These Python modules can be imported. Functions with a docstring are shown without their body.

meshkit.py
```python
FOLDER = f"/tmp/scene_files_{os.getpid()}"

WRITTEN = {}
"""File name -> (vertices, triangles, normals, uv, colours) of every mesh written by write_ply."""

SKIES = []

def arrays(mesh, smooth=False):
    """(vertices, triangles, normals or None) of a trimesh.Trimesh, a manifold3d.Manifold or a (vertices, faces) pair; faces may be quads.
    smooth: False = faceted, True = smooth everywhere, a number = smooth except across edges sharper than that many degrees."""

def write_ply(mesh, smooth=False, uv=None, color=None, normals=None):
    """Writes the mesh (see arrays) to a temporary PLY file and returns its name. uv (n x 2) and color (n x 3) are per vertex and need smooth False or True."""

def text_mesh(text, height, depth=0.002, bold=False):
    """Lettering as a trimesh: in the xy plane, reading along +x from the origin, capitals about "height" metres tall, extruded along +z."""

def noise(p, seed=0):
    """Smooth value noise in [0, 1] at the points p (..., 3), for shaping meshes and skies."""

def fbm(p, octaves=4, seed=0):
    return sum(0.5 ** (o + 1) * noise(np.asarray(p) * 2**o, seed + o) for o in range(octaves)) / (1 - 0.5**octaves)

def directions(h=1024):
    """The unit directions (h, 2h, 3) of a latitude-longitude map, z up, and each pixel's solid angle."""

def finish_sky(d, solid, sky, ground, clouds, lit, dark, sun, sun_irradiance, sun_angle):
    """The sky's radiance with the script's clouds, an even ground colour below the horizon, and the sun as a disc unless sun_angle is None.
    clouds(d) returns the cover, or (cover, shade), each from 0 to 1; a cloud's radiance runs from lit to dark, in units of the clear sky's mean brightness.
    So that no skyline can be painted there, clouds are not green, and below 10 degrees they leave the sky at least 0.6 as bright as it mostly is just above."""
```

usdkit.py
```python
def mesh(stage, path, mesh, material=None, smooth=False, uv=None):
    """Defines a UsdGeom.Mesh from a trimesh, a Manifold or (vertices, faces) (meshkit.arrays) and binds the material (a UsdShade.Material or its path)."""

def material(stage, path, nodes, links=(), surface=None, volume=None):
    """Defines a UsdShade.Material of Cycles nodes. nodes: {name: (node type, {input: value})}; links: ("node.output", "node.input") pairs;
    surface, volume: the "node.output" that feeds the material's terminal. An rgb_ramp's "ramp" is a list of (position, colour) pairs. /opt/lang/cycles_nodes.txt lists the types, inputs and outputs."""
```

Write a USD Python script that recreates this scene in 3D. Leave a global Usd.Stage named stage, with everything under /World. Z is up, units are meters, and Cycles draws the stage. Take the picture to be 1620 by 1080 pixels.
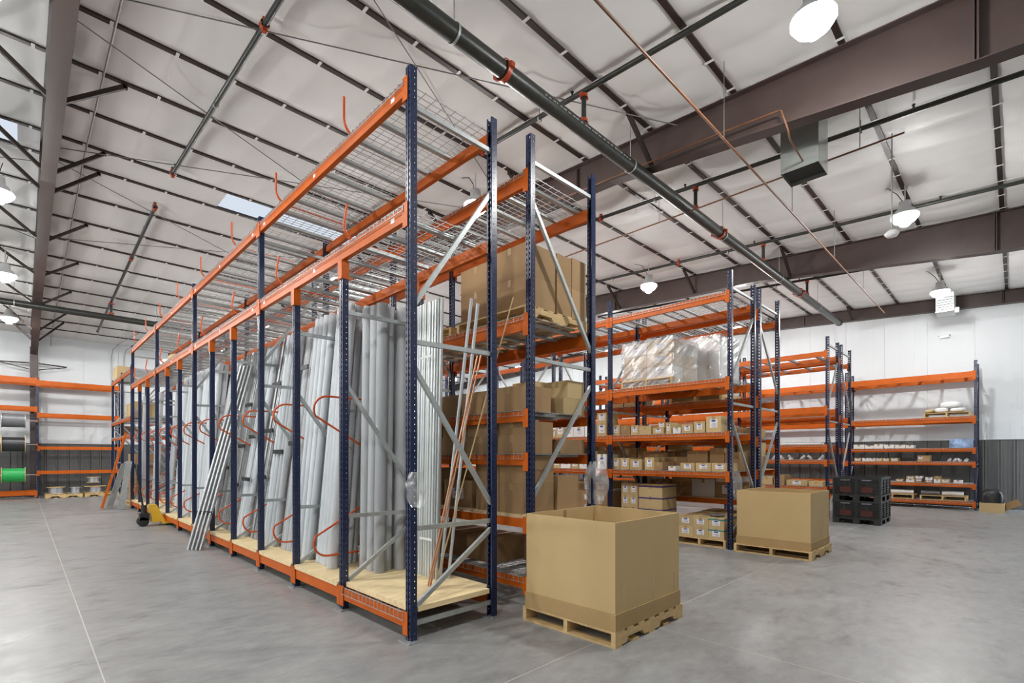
import math, random
import numpy as np
import trimesh, meshkit, usdkit
from pxr import Usd, UsdGeom, UsdShade, UsdLux, Gf, Sdf, Vt

# ------------------------------------------------------------------ stage, camera, exposure
stage = Usd.Stage.CreateInMemory()
UsdGeom.SetStageUpAxis(stage, "Z")
UsdGeom.SetStageMetersPerUnit(stage, 1.0)
UsdGeom.Xform.Define(stage, "/World")
UsdGeom.Scope.Define(stage, "/World/Looks")
cam = UsdGeom.Camera.Define(stage, "/World/camera")
FX, FY = .7019, .7123                       # viewing direction, level
cam.CreateHorizontalApertureAttr(36.0)
cam.CreateVerticalApertureAttr(24.0)
cam.CreateFocalLengthAttr(36.0 * 786.4 / 1620)
cam.CreateVerticalApertureOffsetAttr(181.0 / 1620 * 36)   # shifted up, so that uprights stay upright
cam.CreateClippingRangeAttr(Gf.Vec2f(0.05, 500))
cam.CreateFStopAttr(0.0)
cam.CreateExposureAttr(2.72)
cam.AddTransformOp().Set(Gf.Matrix4d(FY, -FX, 0, 0, 0, 0, 1, 0, -FX, -FY, 0, 0, 0, 0, 1.42, 1))
LAMP = 142.0                                  # radiance of each high-bay lens
LAMP_BOWL = 17.0                             # radiance of the glowing bowl round it
SKYLIGHT = .13                               # daylight through the ridge skylights
# weak daylight in the rest of the (closed) world
dome = UsdLux.DomeLight.Define(stage, "/World/sky")
dome.CreateIntensityAttr(0.4)
dome.CreateColorAttr(Gf.Vec3f(.8, .9, 1))

R = random.Random(7)
NP = np.random.default_rng(7)
PI = math.pi

# ------------------------------------------------------------------ materials
def material(name, color, rough=.5, metal=0., noise=0., scale=6., spec=.5, vary=0., bump=0., bscale=40., stretch=None, **kw):
    """Principled; noise = tone mottling of the surface, vary = tone change from object to object."""
    c = np.array(color, float)
    nodes = {"p": ("principled_bsdf", {"base_color": tuple(c), "roughness": rough, "metallic": metal, "specular_ior_level": spec, **kw})}
    links = []
    src = None
    if noise or bump:
        nodes["t"] = ("texture_coordinate", {})
        nodes["m"] = ("mapping", {"scale": stretch or (1, 1, 1)})
        links += [("t.object", "m.vector")]
    if noise:
        nodes["n"] = ("noise_texture", {"scale": scale, "detail": 3.0, "roughness": .6})
        nodes["r"] = ("rgb_ramp", {"ramp": [(.25, tuple(c * (1 - noise))), (.75, tuple(np.minimum(c * (1 + noise), 1)))]})
        links += [("m.vector", "n.vector"), ("n.fac", "r.fac")]
        src = "r.color"
    if vary:
        nodes["o"] = ("object_info", {})
        nodes["vr"] = ("rgb_ramp", {"ramp": [(0, (1 - vary,) * 3), (1, (1 + vary,) * 3)]})
        nodes["vm"] = ("mix_color", {"blend_type": "multiply", "fac": 1.0, "a": tuple(c), "use_clamp": False})
        links += [("o.random", "vr.fac"), ("vr.color", "vm.b")]
        if src: links += [(src, "vm.a")]
        src = "vm.result"
    if src: links += [(src, "p.base_color")]
    if bump:
        nodes["bn"] = ("noise_texture", {"scale": bscale, "detail": 4.0})
        nodes["b"] = ("bump", {"strength": bump, "distance": .01})
        links += [("m.vector", "bn.vector"), ("bn.fac", "b.height"), ("b.normal", "p.normal")]
    return usdkit.material(stage, "/World/Looks/" + name, nodes, links, surface="p.BSDF")

M = {}
M["navy"] = material("navy_paint", (.010, .019, .062), .3, noise=.18, scale=9)
M["orange"] = material("orange_paint", (.55, .108, .005), .45, spec=.28, noise=.10, scale=5)
M["orange_dark"] = material("orange_paint_rods", (.60, .085, .008), .4, noise=.12)
M["galv"] = material("galvanised_steel", (.43, .46, .46), .46, metal=.6, noise=.10, scale=14)
M["galv_dull"] = material("galvanised_wire", (.42, .43, .43), .45, metal=.35, noise=.08)
M["plywood"] = material("plywood", (.74, .59, .34), .6, noise=.16, scale=3.5, stretch=(1, 5, 5), vary=.06)
M["wood"] = material("pallet_wood", (.60, .42, .20), .7, noise=.2, scale=5, stretch=(2, 2, 6), vary=.10)
M["card"] = material("cardboard_shaded", (.38, .245, .125), .75, noise=.05, scale=3, vary=.16, spec=.25)  # kraft brown, deepened to stand in for the shade on rack B cartons
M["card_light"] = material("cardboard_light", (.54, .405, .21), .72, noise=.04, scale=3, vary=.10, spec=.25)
M["gaylord"] = material("gaylord_board", (.55, .398, .195), .7, noise=.045, scale=2.2, spec=.3)
M["gaylord_tray"] = material("gaylord_tray_board", (.42, .285, .13), .7, noise=.06, scale=2.2, spec=.3)
M["white_card"] = material("white_card", (.78, .78, .76), .6, vary=.06)
M["paper"] = material("label_paper", (.82, .83, .84), .5)
M["ink_blue"] = material("blue_print", (.05, .09, .42), .5)
M["ink_dark"] = material("dark_print", (.08, .08, .09), .5)
M["tape"] = material("packing_tape", (.46, .32, .16), .25)
M["blue_tape"] = material("blue_band", (.10, .22, .55), .4)
M["teal_tape"] = material("teal_band", (.03, .25, .25), .4)
M["purple_band"] = material("purple_band", (.07, .05, .20), .4)
M["pvc"] = material("grey_pvc", (.44, .46, .48), .42, noise=.06, scale=3, vary=.22)
M["pvc_light"] = material("pale_pvc", (.54, .58, .61), .42, noise=.05, scale=3, vary=.18)
M["emt"] = material("galvanised_conduit", (.58, .61, .61), .36, metal=.55, noise=.06, vary=.28)
M["strut"] = material("strut_channel", (.50, .52, .53), .38, metal=.5, noise=.10, vary=.14)
M["copper"] = material("copper_rod", (.72, .38, .22), .35, metal=.5, noise=.1)
M["timber"] = material("timber_strip", (.58, .40, .20), .6, noise=.1)
M["black"] = material("black_plastic", (.018, .020, .021), .42, noise=.2)
M["bin"] = material("black_bin_plastic", (.022, .026, .026), .45, noise=.2)
M["red_tag"] = material("red_tag", (.075, .014, .011), .6)
M["pipe"] = material("black_sprinkler_pipe", (.028, .031, .027), .36, noise=.3, scale=12)
M["coupling"] = material("orange_red_coupling", (.42, .055, .015), .4, noise=.1)
M["gas"] = material("rust_orange_pipe", (.17, .07, .032), .45, noise=.25, scale=4)
M["steel"] = material("brown_primed_steel", (.062, .041, .036), .42, noise=.14, scale=2.5)
M["purlin"] = material("brown_primed_purlin", (.026, .015, .011), .5, noise=.14, scale=2.5)
M["fabric"] = material("white_roof_liner", (.77, .765, .755), .62, noise=.02, scale=1.0)
M["strap"] = material("white_strap", (.80, .79, .78), .5)
M["wall_mid"] = material("dimmed_liner_panel", (.40, .41, .42), .5)  # liner of the unseen near wall, greyed so it bounces less light
M["wall_white"] = material("white_liner_panel", (.73, .765, .79), .5, noise=.015, scale=.6)
M["wall_grey"] = material("grey_ribbed_panel", (.115, .118, .118), .45, noise=.06, scale=1.5)
M["duct"] = material("duct_sheet_metal", (.50, .53, .50), .30, metal=.7, noise=.12, scale=3)
M["duct_shade"] = material("duct_inner_shade", (.03, .035, .032), .6)  # near-black, paints the shade seen up the duct opening
M["cable"] = material("steel_cable", (.20, .19, .18), .45, metal=.4)
M["wire_grey"] = material("grey_conduit", (.42, .42, .41), .45, metal=.3)
M["heater"] = material("heater_enamel", (.70, .78, .74), .35)
M["lamp_body"] = material("lamp_body", (.55, .56, .57), .4)
M["yellow"] = material("yellow_paint", (.70, .42, .03), .4, noise=.1)
M["rubber"] = material("dark_rubber", (.02, .02, .02), .6)
M["green_cable"] = material("green_cable", (.02, .42, .09), .4)
M["grey_cable"] = material("grey_cable", (.17, .17, .19), .35)
M["black_cable"] = material("black_cable", (.03, .03, .035), .35)
M["bare_wire"] = material("bare_wire", (.60, .62, .66), .25, metal=.7)
M["white_plastic"] = material("white_plastic", (.80, .81, .82), .4)
M["blue_pack"] = material("blue_white_pack", (.25, .36, .62), .4, noise=.8, scale=5)
M["filler"] = material("joint_filler", (.52, .50, .46), .6)

def film(name, fac, tint=(1, 1, 1), rough=.12):
    """clear film: partly see-through, partly mirror"""
    return usdkit.material(stage, "/World/Looks/" + name, {
        "t": ("transparent_bsdf", {"color": tint}), "g": ("glossy_bsdf", {"color": (.95, .96, .97), "roughness": rough}),
        "d": ("diffuse_bsdf", {"color": (.85, .87, .88)}), "gd": ("mix_closure", {"fac": .45}), "m": ("mix_closure", {"fac": fac})},
        [("g.BSDF", "gd.closure1"), ("d.BSDF", "gd.closure2"), ("t.BSDF", "m.closure1"), ("gd.closure", "m.closure2")], surface="m.closure")
M["wrap"] = film("stretch_film", .46, rough=.20)
M["sleeve"] = film("clear_sleeve", .24, rough=.2)

def emitter(name, color, strength):
    return usdkit.material(stage, "/World/Looks/" + name, {"e": ("emission", {"color": color, "strength": strength})}, surface="e.emission")
M["lamp"] = emitter("lamp_lens", (1, .992, .97), LAMP)
M["bowl"] = emitter("lamp_bowl", (1, .992, .97), LAMP_BOWL)
M["skylight"] = emitter("skylight_panel", (.80, .88, 1.0), SKYLIGHT)

def floor_material():
    n = {"g": ("geometry", {}),
         "m1": ("mapping", {"scale": (.55, .55, .55)}), "m2": ("mapping", {"scale": (1.5, 2.5, 1), "rotation": (0, 0, .78)}), "m3": ("mapping", {"scale": (4.5, 9.0, 1), "rotation": (0, 0, .80)}),
         "n1": ("noise_texture", {"scale": 1.0, "detail": 6.0, "roughness": .66, "distortion": .3}),
         "n2": ("noise_texture", {"scale": 1.3, "detail": 6.0, "roughness": .70, "distortion": .3}),
         "n3": ("noise_texture", {"scale": 1.2, "detail": 5.0, "roughness": .7}),
         "a": ("mix_float", {"fac": .5}), "b": ("mix_float", {"fac": .38}),
         "r": ("rgb_ramp", {"ramp": [(.30, (.185, .187, .188)), (.44, (.245, .247, .246)), (.52, (.285, .287, .284)), (.60, (.33, .331, .327)), (.74, (.44, .44, .435))]}),
         "rr": ("rgb_ramp", {"ramp": [(.3, (.27,) * 3), (.7, (.47,) * 3)]}),
         "bp": ("bump", {"strength": .12, "distance": .004}),
         "p": ("principled_bsdf", {"specular_ior_level": .5})}
    l = [("g.position", "m1.vector"), ("g.position", "m2.vector"), ("g.position", "m3.vector"), ("m1.vector", "n1.vector"), ("m2.vector", "n2.vector"), ("m3.vector", "n3.vector"),
         ("n1.fac", "a.a"), ("n2.fac", "a.b"), ("a.result", "b.a"), ("n3.fac", "b.b"), ("b.result", "r.fac"), ("r.color", "p.base_color"), ("n2.fac", "rr.fac"), ("rr.color", "p.roughness"), ("n3.fac", "bp.height"), ("bp.normal", "p.normal")]
    return usdkit.material(stage, "/World/Looks/sealed_concrete", n, l, surface="p.BSDF")
M["floor"] = floor_material()

# ------------------------------------------------------------------ mesh building
def unit(v):
    v = np.asarray(v, float)
    return v / (np.linalg.norm(v) + 1e-12)

_CUBE = np.array([[0, 0, 0], [1, 0, 0], [1, 1, 0], [0, 1, 0], [0, 0, 1], [1, 0, 1], [1, 1, 1], [0, 1, 1]], float)
_QUADS = [(0, 3, 2, 1), (4, 5, 6, 7), (0, 1, 5, 4), (1, 2, 6, 5), (2, 3, 7, 6), (3, 0, 4, 7)]

class MB:
    """Collects quads and triangles; flat faces have corners of their own, so that smooth normals keep them flat."""
    def __init__(s): s.v, s.f, s.n = [], [], 0
    def add(s, v, f):
        v, f = np.asarray(v, float), np.asarray(f, int)
        if f.shape[1] == 4: f = np.vstack([f[:, [0, 1, 2]], f[:, [0, 2, 3]]])
        s.v.append(v); s.f.append(f + s.n); s.n += len(v)
        return s
    def hexa(s, c):
        c = np.asarray(c, float)
        return s.add(np.vstack([c[list(q)] for q in _QUADS]), np.arange(24).reshape(6, 4))
    def box(s, lo, hi):
        lo, hi = np.minimum(lo, hi), np.maximum(lo, hi)
        return s.hexa(lo + _CUBE * (hi - lo))
    def quad(s, a, b, c, d): return s.add([a, b, c, d], [[0, 1, 2, 3]])
    def bar(s, p0, p1, w, h, up=(0, 0, 1)):
        p0, p1 = np.asarray(p0, float), np.asarray(p1, float)
        t = unit(p1 - p0)
        a = np.cross(up, t)
        if np.linalg.norm(a) < 1e-6: a = np.cross((1, 0, 0), t)
        a = unit(a); b = np.cross(t, a)
        return s.hexa([p + a * (x - .5) * w + b * (y - .5) * h for p in (p0, p1) for x, y in ((0, 0), (1, 0), (1, 1), (0, 1))])
    def tube(s, pts, r, n=8, cap=True):
        p = np.asarray(pts, float)
        t = np.gradient(p, axis=0); t /= np.linalg.norm(t, axis=1, keepdims=True) + 1e-12
        ref = np.array([0, 0, 1.]) if abs(t[0][2]) < .9 else np.array([1., 0, 0])
        A = []
        a = unit(np.cross(t[0], ref))
        for k in range(len(p)):
            a = unit(a - t[k] * a.dot(t[k])); A.append(a)
        A = np.array(A); B = np.cross(t, A)
        rr = np.broadcast_to(r, (len(p),))
        ang = np.arange(n) * 2 * PI / n
        v = p[:, None] + rr[:, None, None] * (np.cos(ang)[None, :, None] * A[:, None] + np.sin(ang)[None, :, None] * B[:, None])
        i, j = np.meshgrid(np.arange(len(p) - 1), np.arange(n), indexing="ij")
        s.add(v.reshape(-1, 3), np.stack([i * n + j, i * n + (j + 1) % n, (i + 1) * n + (j + 1) % n, (i + 1) * n + j], -1).reshape(-1, 4))
        if cap:
            s.add(v[0], [(0, j + 2, j + 1) for j in range(n - 2)]); s.add(v[-1], [(0, j + 1, j + 2) for j in range(n - 2)])
        return s
    def lathe(s, prof, n=20, c=(0, 0, 0), axis="z"):
        prof = np.asarray(prof, float); ang = np.arange(n) * 2 * PI / n
        v = np.stack([prof[:, None, 0] * np.cos(ang), prof[:, None, 0] * np.sin(ang), np.broadcast_to(prof[:, None, 1], (len(prof), n))], -1)
        if axis == "x": v = v[..., [2, 0, 1]]
        if axis == "y": v = v[..., [1, 2, 0]]
        i, j = np.meshgrid(np.arange(len(prof) - 1), np.arange(n), indexing="ij")
        return s.add(v.reshape(-1, 3) + c, np.stack([i * n + j, i * n + (j + 1) % n, (i + 1) * n + (j + 1) % n, (i + 1) * n + j], -1).reshape(-1, 4))
    def cyl(s, c, r, h, n=16, axis="z"):
        for q in ([(r, 0), (r, h)], [(0, 0), (r, 0)], [(r, h), (0, h)]): s.lathe(q, n, c, axis)
        return s
    def prism(s, poly, lo, hi, plane="xz"):
        """convex outline extruded from lo to hi along the axis that is not in plane"""
        poly = np.asarray(poly, float); n = len(poly)
        order = {"xz": (0, 2, 1), "yz": (1, 2, 0), "xy": (0, 1, 2)}[plane]
        def place(p, h):
            v = np.zeros((len(p), 3)); v[:, order[0]], v[:, order[1]], v[:, order[2]] = p[:, 0], p[:, 1], h
            return v
        a, b = place(poly, lo), place(poly, hi)
        for k in range(n): s.quad(a[k], a[(k + 1) % n], b[(k + 1) % n], b[k])
        s.add(a, [(0, k + 1, k) for k in range(1, n - 1)]); s.add(b, [(0, k, k + 1) for k in range(1, n - 1)])
        return s
    def panel(s, o, eu, ev, W, Hh, holes):
        """flat sheet of size W x Hh from corner o with rows of square holes: (centre across, half width, pitch, half height, first)"""
        o, eu, ev = (np.asarray(x, float) for x in (o, eu, ev))
        holes = sorted(holes); xs = [0.]
        def q(u0, u1, v0, v1): s.quad(o + eu * u0 + ev * v0, o + eu * u1 + ev * v0, o + eu * u1 + ev * v1, o + eu * u0 + ev * v1)
        last = 0.
        for uc, hw, pitch, hh, first in holes:
            q(last, uc - hw, 0, Hh); last = uc + hw
            z = 0.
            for k in range(int((Hh - first) / pitch) + 1):
                zc = first + k * pitch
                if zc + hh > Hh: break
                q(uc - hw, uc + hw, z, zc - hh); z = zc + hh
            q(uc - hw, uc + hw, z, Hh)
        q(last, W, 0, Hh)
        return s
    def move(s, m=None, t=(0, 0, 0)):
        s.v = [(v if m is None else v @ np.asarray(m).T) + np.asarray(t) for v in s.v]
        return s
    def get(s): return np.vstack(s.v), np.vstack(s.f)

# ------------------------------------------------------------------ objects: names, labels, groups
_used = {}
def numbered(parent, name):
    k = _used.get((parent, name), 0); _used[(parent, name)] = k + 1
    return f"{parent}/{name}" if k == 0 else f"{parent}/{name}_{k:03d}"

def rotz(a, t=(0, 0, 0)):
    c, s = math.cos(a), math.sin(a)
    return Gf.Matrix4d(c, s, 0, 0, -s, c, 0, 0, 0, 0, 1, 0, t[0], t[1], t[2], 1)

def frame_matrix(z, origin, spin=0.):
    """local +z along z, at origin"""
    z = unit(z); a = unit(np.cross((0, 1, 0), z)); b = np.cross(z, a)
    a, b = a * math.cos(spin) + b * math.sin(spin), b * math.cos(spin) - a * math.sin(spin)
    return Gf.Matrix4d(*a, 0, *b, 0, *z, 0, *map(float, origin), 1)

def tag(prim, label=None, cat=None, group=None, kind=None):
    for k, t in (("label", label), ("category", cat), ("group", group), ("kind", kind)):
        if t: prim.SetCustomDataByKey(k, t)
    return prim

def xform(parent, name, m=None):
    p = numbered(parent, name)
    x = UsdGeom.Xform.Define(stage, p)
    if m is not None: x.AddTransformOp().Set(m)
    return p

def thing(name, label, cat, loc=(0, 0, 0), rz=0., group=None, m=None):
    p = xform("/World", name, m if m is not None else rotz(rz, loc))
    tag(stage.GetPrimAtPath(p), label, cat, group)
    return p

def part(parent, name, mb, mat, label=None, kind=None):
    p = numbered(parent, name)
    m = usdkit.mesh(stage, p, mb.get() if isinstance(mb, MB) else mb, M[mat], smooth=True)
    tag(m.GetPrim(), label, None, None, kind)
    return p

def solo(name, mb, mat, label, cat, group=None, m=None):
    p = part("/World", name, mb, mat); g = stage.GetPrimAtPath(p)
    if m is not None: UsdGeom.Xformable(g).AddTransformOp().Set(m)
    tag(g, label, cat, group)
    return p

def copy_of(src, m, parent=None, label=None, group=None):
    """a copy of a thing (or of a part) that references the first one"""
    name = src.rsplit("/", 1)[1]; name = name[:-4] if name[-4:-3] == "_" and name[-3:].isdigit() else name
    p = numbered(parent or "/World", name)
    prim = stage.DefinePrim(p, stage.GetPrimAtPath(src).GetTypeName())
    prim.GetReferences().AddInternalReference(src)
    x = UsdGeom.Xformable(prim); ops = x.GetOrderedXformOps()
    (ops[0] if ops else x.AddTransformOp()).Set(m)
    if stage.GetPrimAtPath(src).GetTypeName() == "Xform": prim.SetInstanceable(True)
    tag(prim, label, None, group)
    return p

def structure(path):
    tag(stage.GetPrimAtPath(path), kind="structure"); return path

ORD = "first second third fourth fifth sixth seventh eighth ninth tenth eleventh twelfth thirteenth fourteenth fifteenth sixteenth seventeenth eighteenth nineteenth twentieth".split()
def nth(k): return ORD[k] if k < len(ORD) else f"{k + 1}th"

# ------------------------------------------------------------------ the building
X0, X1, Y0, Y1, RIDGE = -11.9, 18.62, -1.2, 24.1, 10.8
RAF = [-5.80, .29, 6.37, 12.48, 18.50]       # frames of the building, along y
def zroof(y): return 6.38 - .056 * abs(y - RIDGE)
WAINSCOT = 1.86

# floor: slabs with joints between them
fl = structure(xform("/World", "floor"))
jx = [X0, -5.7, -2.6, .37, 3.75, 5.95, 9.2, 12.4, 15.5, X1]; jy = [Y0, 2.25, 6.8, 11.4, 16.0, 20.5, Y1]
for i in range(len(jx) - 1):
    for j in range(len(jy) - 1):
        part(fl, "slab", MB().box((jx[i] + .004, jy[j] + .004, -.12), (jx[i + 1] - .004, jy[j + 1] - .004, 0)), "floor")
for x in jx[1:-1]: part(fl, "joint_filler", MB().box((x - .0039, Y0, -.10), (x + .0039, Y1, -.0005)), "filler")
for y in jy[1:-1]:
    for i in range(len(jx) - 1): part(fl, "joint_filler", MB().box((jx[i] + .0045, y - .0039, -.10), (jx[i + 1] - .0045, y + .0039, -.0005)), "filler")

# walls: white liner panels above a ribbed grey wainscot
def wall(name, a, b, inward, ztop, panel=.30, upper="wall_white"):
    """a, b: ends of the wall's face on the floor"""
    w = structure(xform("/World", name)); a, b, n = np.array([*a, 0.]), np.array([*b, 0.]), np.array([*inward, 0.])
    L = np.linalg.norm(b - a); t = (b - a) / L; up = np.array([0, 0, 1.])
    def blk(mb, u0, u1, z0, z1, d0, d1):
        mb.hexa([a + t * (u0 if i == 0 else u1) + n * (d0 if j == 0 else d1) + up * (z0 if k == 0 else z1) for k in (0, 1) for i, j in ((0, 0), (1, 0), (1, 1), (0, 1))])
    k = int(L / panel)
    for i in range(k):
        m = MB(); u = i * panel
        blk(m, u + .014, u + panel, 0, WAINSCOT, -.05, 0); blk(m, u, u + .014, 0, WAINSCOT, -.05, -.035)
        blk(m, u + .016, u + .05, 0, WAINSCOT, 0, .026); blk(m, u + .14, u + .155, 0, WAINSCOT, 0, .006); blk(m, u + .22, u + .235, 0, WAINSCOT, 0, .006)
        part(w, "panel", m, "wall_grey")
    m = MB(); blk(m, 0, L, WAINSCOT, WAINSCOT + .05, -.05, .03); part(w, "trim", m, "wall_white")
    q = int(L / 1.0)
    for i in range(q + 1):
        m = MB(); u = i * 1.0; u1 = min(u + 1.0, L)
        if u1 - u < .05: continue
        blk(m, u + .004, u1 - .004, WAINSCOT + .05, ztop, -.05, .0); blk(m, u + .30, u + .31, WAINSCOT + .05, ztop, 0, .003); blk(m, u + .64, u + .65, WAINSCOT + .05, ztop, 0, .003)
        blk(m, u - .004, u + .004, WAINSCOT + .05, ztop, -.05, -.012)
        part(w, "liner_panel", m, upper)
    return w
wall("wall_far", (X1, Y1), (X0, Y1), (0, -1), 5.72)
wall("wall_right", (X1, Y0), (X1, Y1), (-1, 0), 6.40)
wall("wall_near", (X0, Y0), (X1, Y0), (0, 1), 5.75, .9, "wall_mid")
wall("wall_left", (X0, Y1), (X0, Y0), (1, 0), 6.40, .9)

# roof: liner fabric between purlins, straps, purlins, tapered frames
ceiling = structure(xform("/World", "ceiling"))
PUR = [-.97, .18, 1.32, 2.46, 3.60, 4.74, 5.85, 6.98, 8.10, 9.25, 10.40, 11.20, 12.35, 13.52, 14.70, 15.90, 17.08, 18.28, 19.45, 20.6, 21.75, 22.9]
SKY = [(-9.0, -6.6), (-2.95, -.05), (2.75, 5.6), (8.9, 11.6), (15.0, 17.6)]
edges = [Y0] + PUR + [Y1]
def fabric(xa, xb, ya, yb):
    nx, ny = max(int((xb - xa) / .061), 2), 9
    x, t = np.meshgrid(np.linspace(xa, xb, nx), np.linspace(0, 1, ny), indexing="ij")
    y = ya + (yb - ya) * t
    fold = np.abs(np.sin((x - X0 - .4) * PI / .61)) ** .45
    n = meshkit.fbm(np.stack([x * .9, y * 1.3, 0 * x], -1), 4, 3) - .5
    z = np.vectorize(zroof)(y) + .030 - np.sin(PI * t) ** .7 * (.010 + .036 * fold) + np.sin(PI * t) * n * .06
    near = np.min([np.abs(x - r) for r in RAF], axis=0) < .17     # held up where it passes over a frame
    z = np.where(near, np.maximum(z, np.vectorize(zroof)(y) + .004), z)
    i, j = np.meshgrid(np.arange(nx - 1), np.arange(ny - 1), indexing="ij")
    q = np.stack([i * ny + j, (i + 1) * ny + j, (i + 1) * ny + j + 1, i * ny + j + 1], -1).reshape(-1, 4)[:, ::-1]
    return MB().add(np.stack([x, y, z], -1).reshape(-1, 3), q)
for a, b in zip(edges[:-1], edges[1:]):
    if a < RIDGE < b:
        xs = [X0] + [v for s in SKY for v in s] + [X1]
        for k in range(0, len(xs), 2): part(ceiling, "roof_liner", fabric(xs[k], xs[k + 1], a, b), "fabric")
        for s in SKY: part(ceiling, "skylight_panel", MB().box((s[0] + .002, a + .005, zroof(RIDGE) + .034), (s[1] - .002, b - .005, zroof(RIDGE) + .05)), "skylight", label="translucent ridge skylight panel")
    else:
        part(ceiling, "roof_liner", fabric(X0, X1, a, b), "fabric")
part(ceiling, "roof_deck", MB().hexa([(X0, Y0, 5.98), (X1, Y0, 5.98), (X1, RIDGE, 6.62), (X0, RIDGE, 6.62), (X0, Y0, 6.03), (X1, Y0, 6.03), (X1, RIDGE, 6.67), (X0, RIDGE, 6.67)]).hexa(
    [(X0, RIDGE, 6.62), (X1, RIDGE, 6.62), (X1, Y1, 5.93), (X0, Y1, 5.93), (X0, RIDGE, 6.67), (X1, RIDGE, 6.67), (X1, Y1, 5.98), (X0, Y1, 5.98)]), "wall_white")
bays = list(zip([X0] + RAF, RAF + [X1]))
for y in PUR:
    for a, b in bays:
        if b - a < .2: continue
        part(ceiling, "purlin", MB().box((a + .004, y - .030, zroof(y)), (b - .004, y + .030, zroof(y) + .006)).box((a + .004, y - .004, zroof(y) + .006), (b - .004, y + .004, zroof(y) + .2)).box((a + .004, y - .030, zroof(y) + .006), (b - .004, y - .025, zroof(y) + .03)), "purlin")
x = X0 + .4
while x < X1 - .2:
    if min(abs(x - r) for r in RAF) > .16:
        m = MB()
        for y in PUR: m.box((x - .017, y - .05, zroof(y) - .004), (x + .017, y + .05, zroof(y) - .0005))
        part(ceiling, "strap", m, "strap")
    x += .61
def depth(y, d0=.72):
    u = abs(y - RIDGE); e = RIDGE
    return np.interp(u, [0, e - 4.3, e], [.60, .45, d0])
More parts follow.
